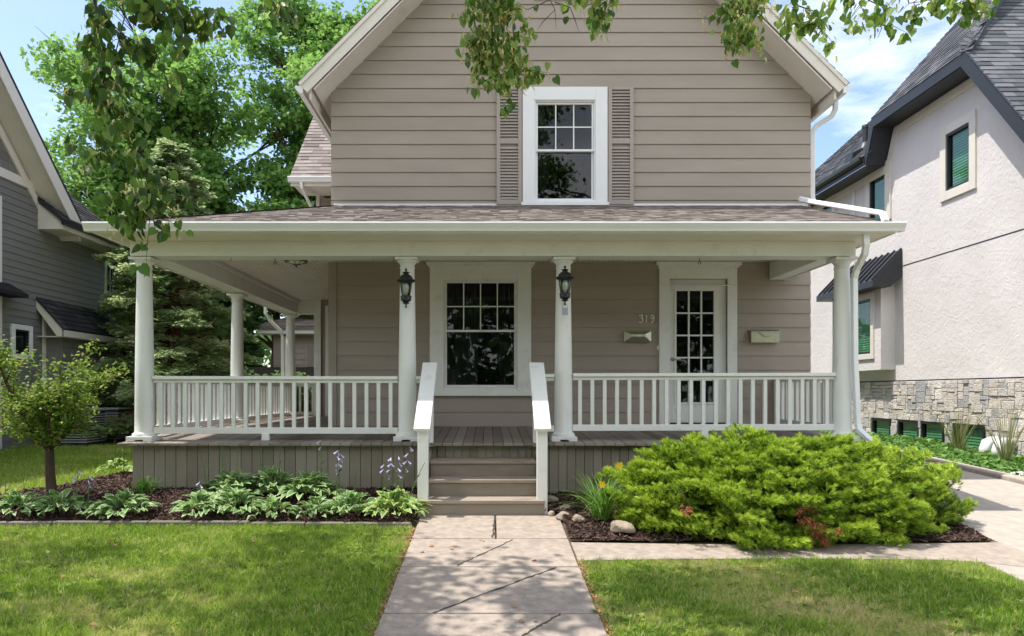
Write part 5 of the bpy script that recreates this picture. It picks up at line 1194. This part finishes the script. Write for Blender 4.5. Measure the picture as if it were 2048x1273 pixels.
hosta(540, 975, .52, 56, 'middle part of the large cream-edged hosta mound against the skirt', .5, [(-.1,.5,0,.0),(.1,.55,0,.02)], 7.98)
hosta(615, 985, .50, 50, 'right part of the large cream-edged hosta mound against the skirt', .6, [(.15,.60,2,.0),(.34,.45,6,.02)], 7.88)
hosta(235, 940, .34, 26, 'bright yellow-green hosta at the porch corner beyond the bed', .9, [(-.02,.4,0,.0),(.08,.34,0,.02)], 9.55, E2)
# strap-leaf plants
def strap(name, loc, n, L_, lab, cat, flowers=(), mtl=None, wdt=.012, seed=0, arch=1.0):
    r = np.random.default_rng(seed); t = thing(name, loc, lab, cat); nb = 7; a = r.uniform(0,6.28,n); ln = L_*r.uniform(.55,1.1,n); tilt = r.uniform(.12,.75,n)
    u = np.linspace(0,1,nb); hor = (u[None]*np.sin(tilt)[:, None]+arch*.30*u[None]**2.2)*ln[:, None]; ver = (u[None]*np.cos(tilt)[:, None]-arch*.45*(tilt[:, None]+.35)*u[None]**2.6)*ln[:, None]
    ox = r.normal(0,.04,n); oy = r.normal(0,.04,n)
    cx_ = loc[0]+ox[:, None]+np.cos(a)[:, None]*hor; cy_ = loc[1]+oy[:, None]+np.sin(a)[:, None]*hor; cz_ = loc[2]+np.maximum(ver, .01)
    C = np.stack([cx_, cy_, cz_], 2); Sd = np.stack([-np.sin(a), np.cos(a), np.zeros(n)], 1)[:, None]*(wdt*(1-u**2*.92))[None, :, None]*.5
    V = np.concatenate([C-Sd, C+Sd], 1); q = np.array([(i, i+1, nb+i+1, nb+i) for i in range(nb-1)]); Fc = (q[None]+(np.arange(n)*2*nb)[:, None, None]).reshape(-1, 4)
    np_mesh('foliage', V.reshape(-1,3), Fc, mtl or M['lilyleaf'], np.repeat(r.random(n), nb-1), parent=t, smooth=True)
    for (x, y, z) in flowers:
        s = MB(); s.tube([Vector(loc)+Vector((0,0,.05)), Vector(((loc[0]+x)/2, (loc[1]+y)/2, (loc[2]+z)/2+.08)), Vector((x,y,z))], [.005,.004,.003], 5); s.build('flower_stem', M['stem'], t)
        f = MB()
        for k in range(6):
            aa = k*math.pi/3; d_ = Vector((math.cos(aa), -.55, math.sin(aa)+.1)); c = Vector((x,y,z)); sd = Vector((-math.sin(aa),0,math.cos(aa)))
            f.add([c, c+d_*.022+sd*.012, c+d_*.042+Vector((0,.01,0)), c+d_*.022-sd*.012], [(0,1,2,3)])
        f.tube([Vector((x,y,z))+Vector((0,.02,-.01)), Vector((x,y-.01,z))], [.004,.009], 6); f.build('flower', M['yellow'], t)
dl = (1.12, 7.12, float(bedz(np.array(1.12), np.array(7.12))))
strap('daylily', dl, 170, .62, 'arching yellow-flowered daylily between the steps and the juniper', 'daylily', [(X(1238,7.12),7.12,Z(932,7.12)),(X(1204,6.95),6.95,Z(970,6.95))], seed=3)
s2 = (X(292,8.15), 8.15, float(bedz(np.array(-3.9), np.array(8.15))))
strap('lily_clump', s2, 90, .28, 'small grassy clump with pale flowers near the porch corner', 'plant', (), wdt=.016, seed=5)
# flower detail on the clump
# edging stones
r = random.Random(31); x = -.76; k = 0
segs = [1.05,.55,1.0,.95,1.05,.9,.9]; words = ['nearest the walkway, partly mossy', 'short piece second from the walkway', 'third from the walkway', 'under the middle of the bed', 'fifth from the walkway', 'under the small tree', 'at the far left edge of the photo']
for sgl, wd in zip(segs, words):
    b = MB(); z = float(hgt(0, 7.12)); b.box(x-sgl+.006, x-.006, 7.085+r.uniform(-.008,.008), 7.15, z-.06, z+.045+r.uniform(-.01,.01), 0, r.random())
    tag(b.build('edging_stone', M['edging'], None, org=(x-sgl/2, 7.12, z), bevel=.012, tints=True), 'long flat edging stone of the left bed, '+wd, 'edging stone', 'edging stones along the left bed'); x -= sgl
# rocks
def rock(px, d, z, sx, sy, sz, label, seed):
    import bmesh
    bm = bmesh.new(); bmesh.ops.create_icosphere(bm, subdivisions=3, radius=1); r = np.random.default_rng(seed); ph = r.uniform(0,6,6)
    for v in bm.verts:
        n_ = 1+.14*math.sin(v.co.x*2.3+ph[0])*math.cos(v.co.y*2.7+ph[1])+.09*math.sin(v.co.z*4+ph[2]+v.co.x*3)+.03*math.sin(v.co.x*9+ph[3])*math.sin(v.co.y*8+ph[4])
        v.co = Vector((v.co.x*sx*n_, v.co.y*sy*n_, max(v.co.z, -.4)*sz*n_))
    me = bpy.data.meshes.new('rock'); bm.to_mesh(me); bm.free(); me.polygons.foreach_set('use_smooth', [True]*len(me.polygons))
    o = link_mesh('rock', me, M['rock'], None, (X(px,d), d, z)); tag(o, label, 'rock', 'rocks in the right bed')
rock(1247, 6.72, .02, .118, .09, .075, 'smooth tan rock at the front edge of the right bed', 1)
rock(1128, 7.28, .03, .075, .06, .055, 'round pinkish rock beside the bottom step', 2)
rock(1100, 7.95, .10, .09, .07, .05, 'flat grey rock against the skirt by the steps', 3)
rock(1158, 7.10, .03, .07, .06, .05, 'grey rock under the daylily leaves', 4)
rock(1102, 7.45, .03, .04, .04, .035, 'small pale stone at the foot of the right stair post', 5)
rock(1130, 7.55, .06, .08, .06, .05, 'brown rock behind the round pinkish one', 6)
rock(825, 7.95, .12, .09, .06, .05, 'grey rock against the skirt left of the steps', 7)
# fallen leaves: countable dry leaves on lawn and path
lf = None; spots = []
r = random.Random(77)
while len(spots) < 26:
    x = r.uniform(-4.0, 3.8); y = r.uniform(4.4, 6.9)
    if x > .75 and y > 5.95: continue
    spots.append((x, y))
for i, (x, y) in enumerate(spots):
    z = float(hgt(x, y))+(.030 if abs(x) < .72 else .035)
    if lf is None:
        b = MB(); b.add([(0,0,0),(.018,.012,.006),(.022,.034,.010),(0,.062,.002),(-.018,.036,.012),(-.02,.014,.004)], [(0,1,2,3),(0,3,4,5)]); b.t = [.4,.6]
        lf = b.build('fallen_leaf', M['litter'], None, org=(0,0,0), tints=True); o = lf
    else: o = lf.copy(); COL.objects.link(o)
    o.location = (x, y, z); o.rotation_euler = (r.uniform(-.4,.4), r.uniform(-.4,.4), r.uniform(0,6.28)); s = r.uniform(.6,1.1)*(.8 if abs(x) < .72 else 1); o.scale = (s, s, s)
    where = 'on the walkway' if abs(x) < .72 else ('on the left lawn' if x < 0 else 'on the right lawn')
    tag(o, 'small dry curled brown leaf lying '+where, 'leaf', 'dry leaves '+where)

# ------------------------------------------------------------------ overhanging linden
LT = thing('linden_tree', (-6.2, 1.6, -.45), 'linden whose leafy twigs with pale seed clusters hang into the top of the view', 'tree')
tb_ = MB(); tb_.tube([(-6.2,1.6,-.6),(-6.2,1.6,.5),(-6.1,1.7,3.0),(-5.9,1.9,6.0),(-5.7,2.0,8.5)], [.42,.30,.26,.2,.1], 14)
leafP, leafD, leafT, leafS = [], [], [], []; brP, brD = [], []
def twig_cluster(path, d, nleaf, nbr, spread, side=10, seed=0, sz=(.055,.085), top=True, hang=.9, r0=.007, dd=.25):
    r = np.random.default_rng(seed); pts = [Vector((X(px, d), d+r.normal(0,.06), Z(py, d))) for px, py in path]
    tb_.tube(pts, [r0*(1-.8*i/(len(pts)-1)) for i in range(len(pts))], 6)
    # side twigs
    cen = []
    for i in range(side):
        u = r.uniform(.05, 1)*(len(pts)-1); k = min(int(u), len(pts)-2); s = pts[k].lerp(pts[k+1], u-k)
        e = s+Vector((r.normal(0, spread), r.normal(0, dd*.5), -abs(r.normal(0, spread))*hang)); tb_.tube([s, (s+e)/2+Vector((0,0,.02)), e], [.003,.0022,.001], 4, caps=False)
        cen += [s.lerp(e, q) for q in (.4, .7, 1.0)]
    C = np.array([tuple(c) for c in cen]); i = r.integers(0, len(C), nleaf); P = C[i]+r.normal(0, .030, (nleaf, 3))
    leafP.append(P); leafD.append(np.stack([r.normal(0,.45,nleaf), r.normal(0,.45,nleaf), -np.ones(nleaf)*.9], 1)); leafT.append(np.clip(r.beta(1.6,1.8,nleaf)+(.28 if d > 5.1 else 0), 0, 1)); leafS.append(r.uniform(sz[0], sz[1], nleaf))  # clusters over the house get a lighter tint, sunlight painted into the leaves
    i = r.integers(0, len(C), nbr); brP.append(C[i]+r.normal(0,.035,(nbr,3))); brD.append(np.stack([r.normal(0,.5,nbr), r.normal(0,.5,nbr), -np.ones(nbr)], 1))
    # connect upward to canopy
    p0 = pts[0]; q = Vector((p0.x-.4, p0.y-.8, p0.z+1.3)); tb_.tube([q, (p0+q)/2+Vector((.1,.1,.1)), p0], [r0*2, r0*1.6, r0], 6, caps=False); tb_.tube([(-5.75,1.95,7.6), ((q.x-5.7)/2, (q.y+2)/2, max(q.z, 6)+1.2), q], [.10,.05,r0*2], 7, caps=False)
twig_cluster([(182,-30),(192,60),(205,130),(222,200),(262,265),(290,330),(300,400),(306,455)], 4.9, 330, 300, .15, 46, 1, r0=.013)
twig_cluster([(250,30),(205,150),(190,260),(200,320)], 4.95, 70, 80, .08, 14, 11, r0=.004)
twig_cluster([(190,10),(235,60),(300,95),(330,160)], 4.8, 70, 60, .10, 12, 12, r0=.005)
twig_cluster([(240,-30),(300,10),(370,30),(440,45)], 4.6, 170, 90, .11, 22, 2)
twig_cluster([(540,-40),(560,0),(585,15)], 4.8, 36, 30, .06, 8, 3)
twig_cluster([(960,-40),(945,20),(955,70),(985,95),(1010,125),(1028,150)], 5.2, 430, 620, .105, 44, 4, sz=(.038,.066), r0=.006)
twig_cluster([(1000,-30),(1010,30),(1005,90)], 5.2, 200, 340, .10, 24, 41, sz=(.038,.066), r0=.005)
twig_cluster([(1130,-20),(1170,0),(1200,20),(1222,45)], 5.2, 75, 110, .06, 14, 5, sz=(.045,.07))
twig_cluster([(1495,-40),(1490,10),(1480,60),(1470,85)], 5.3, 270, 420, .085, 30, 6, sz=(.038,.066))
twig_cluster([(1560,-20),(1600,10),(1640,30),(1625,80)], 5.3, 95, 70, .09, 16, 7, sz=(.05,.075))
twig_cluster([(1660,-30),(1700,0),(1740,20),(1760,60),(1735,95)], 5.3, 85, 50, .09, 14, 8, sz=(.05,.075))
twig_cluster([(1800,-30),(1820,5),(1850,15)], 5.3, 45, 30, .07, 8, 9, sz=(.05,.07))
twig_cluster([(1880,-30),(1920,5),(1960,15),(1990,5)], 5.3, 70, 50, .07, 12, 10, sz=(.05,.07))
# bare twigs top centre
for pts in ([(1090,-20),(1110,20),(1085,45),(1075,60)],[(1100,0),(1055,20),(1040,12)],[(1110,20),(1112,60)],[(1110,5),(1140,15),(1150,40),(1158,65)]):
    tb_.tube([Vector((X(a,5.2),5.2,Z(b,5.2))) for a, b in pts], [.003]*(len(pts)-1)+[.001], 4, caps=False)
tb_.build('branch', M['twig'], LT, smooth=True)
P = np.concatenate(leafP); D = np.concatenate(leafD); n = len(P)
V, Fc = scatter(P, D, rdir(n, .5)+np.array([0,-.5,.25]), np.concatenate(leafS), *HEART)
np_mesh('foliage', V, Fc, M['linden'], np.repeat(np.concatenate(leafT), 2), parent=LT)
# bracts with seed balls
P = np.concatenate(brP); D = np.concatenate(brD); n = len(P)
BR = (np.array([(-.11,0,0),(.11,0,0),(.12,.6,.08),(-.12,.6,.08), (-.06,.62,.0),(.06,.58,0),(.05,.74,.05),(-.06,.72,.04), (.08,.7,.0),(.18,.72,.03),(.17,.84,.0),(.07,.82,.03), (-.16,.78,0),(-.06,.8,.03),(-.07,.92,0),(-.17,.9,.02)]), np.array([(0,1,2,3),(4,5,6,7),(8,9,10,11),(12,13,14,15)]))
V, Fc = scatter(P, D, rdir(n), rng.uniform(.035,.062,n), *BR)
tt = np.repeat(rng.uniform(0,.6,n), 4).reshape(n, 4); tt[:, 1:] = rng.uniform(.45, 1, (n, 3)); o = np_mesh('seed_bract', V, Fc, M['bract'], tt.ravel(), parent=LT); o['label'] = 'pale yellow-green bracts with orange seed clusters'
# upper canopy, above the frame: throws the dappled shade
cl = []; r = np.random.default_rng(5)
while len(cl) < 120:
    y = r.uniform(-1.5, 6.9); x = r.uniform(-8.5, 2.2); z = r.uniform(6.0, 8.8)
    if z < 1.29+.56*y+1.0: continue
    land = x+.38*z
    if (y > 5.6 and land > -1.2) or (y > 4.4 and x > -1.6): continue
    if r.random() < .45*sm(4.2, 6.9, y): continue
    cl.append((x, y, z, r.uniform(.25, .55)))
C = np.array(cl); r2_ = np.random.default_rng(9)
for q_ in range(26):
    ly = r2_.uniform(3.9, 5.75); lx_ = r2_.uniform(-1.2, 3.6); zz_ = r2_.uniform(6.0, 7.2); cl.append((lx_-.38*zz_, ly+.035*zz_, zz_, r2_.uniform(.22,.42)))
C = np.array(cl); nl = 25000; i = rng.integers(0, len(C), nl); P = C[i, :3]+rng.normal(size=(nl,3))*C[i, 3:4]*np.array([.75,.75,.35])
k = P[:, 2] > 1.29+.548*P[:, 1]+.15; P = P[k]; n = len(P)
V, Fc = scatter(P, rdir(n,.5)+np.array([0,0,-.5]), rdir(n)*.7+np.array([0,0,1.]), rng.uniform(.07,.11,n), *HEART)
np_mesh('crown', V, Fc, M['linden'], np.repeat(rng.random(n), 2), parent=LT)
mb = MB()
for c in cl[::4]: mb.tube(bez(Vector((-5.8,1.95,7.0)), Vector(((c[0]-5.8)/2, (c[1]+2)/2, max(7.5, c[2]+.6))), Vector(c[:3]), 6), [.03,.02,.014,.01,.007,.005,.003], 5, caps=False)
mb.build('limb', M['bark'], LT)
n = 30000; cx = rng.uniform(-32, 32, 90); cz = rng.uniform(2, 11, 90); i = rng.integers(0, 90, n)
P = np.stack([cx[i]+rng.normal(0,1.9,n), -24+rng.normal(0,1.2,n), np.maximum(cz[i]+rng.normal(0,1.5,n), .2)], 1); V, Fc = scatter(P, rdir(n), rdir(n), rng.uniform(.4,.8,n), *QLEAF)
Q2 = np.stack([rng.uniform(-60, 40, 14000), rng.uniform(38, 42, 14000), rng.uniform(0, 5.0, 14000)+rng.normal(0,.5,14000)], 1); V2, F2 = scatter(Q2, rdir(14000), rdir(14000), rng.uniform(.4,.9,14000), *QLEAF)
tag(np_mesh('far_wood', V2, F2, M['leafB'], rng.random(14000)), kind='stuff')
mb = MB(); mb.box(-40, 40, -3.4, -1.7, -.9, float(hgt(0,-2))+.03); tag(mb.build('pavement', M['drive']), kind='structure')  # unseen strip behind the camera, added to bounce sunlight into the porch
M['asphalt'] = mat('asphalt', (.06,.06,.06), .9, .1, 20, .4, 200); mb = MB(); mb.box(-60, 60, -14, -6, -.9, float(hgt(0,-2))+.01); tag(mb.build('road', M['asphalt']), kind='structure')
tag(np_mesh('far_wood', V, Fc, M['leafB'], rng.random(n)), kind='stuff')
print('objects', len(bpy.data.objects))
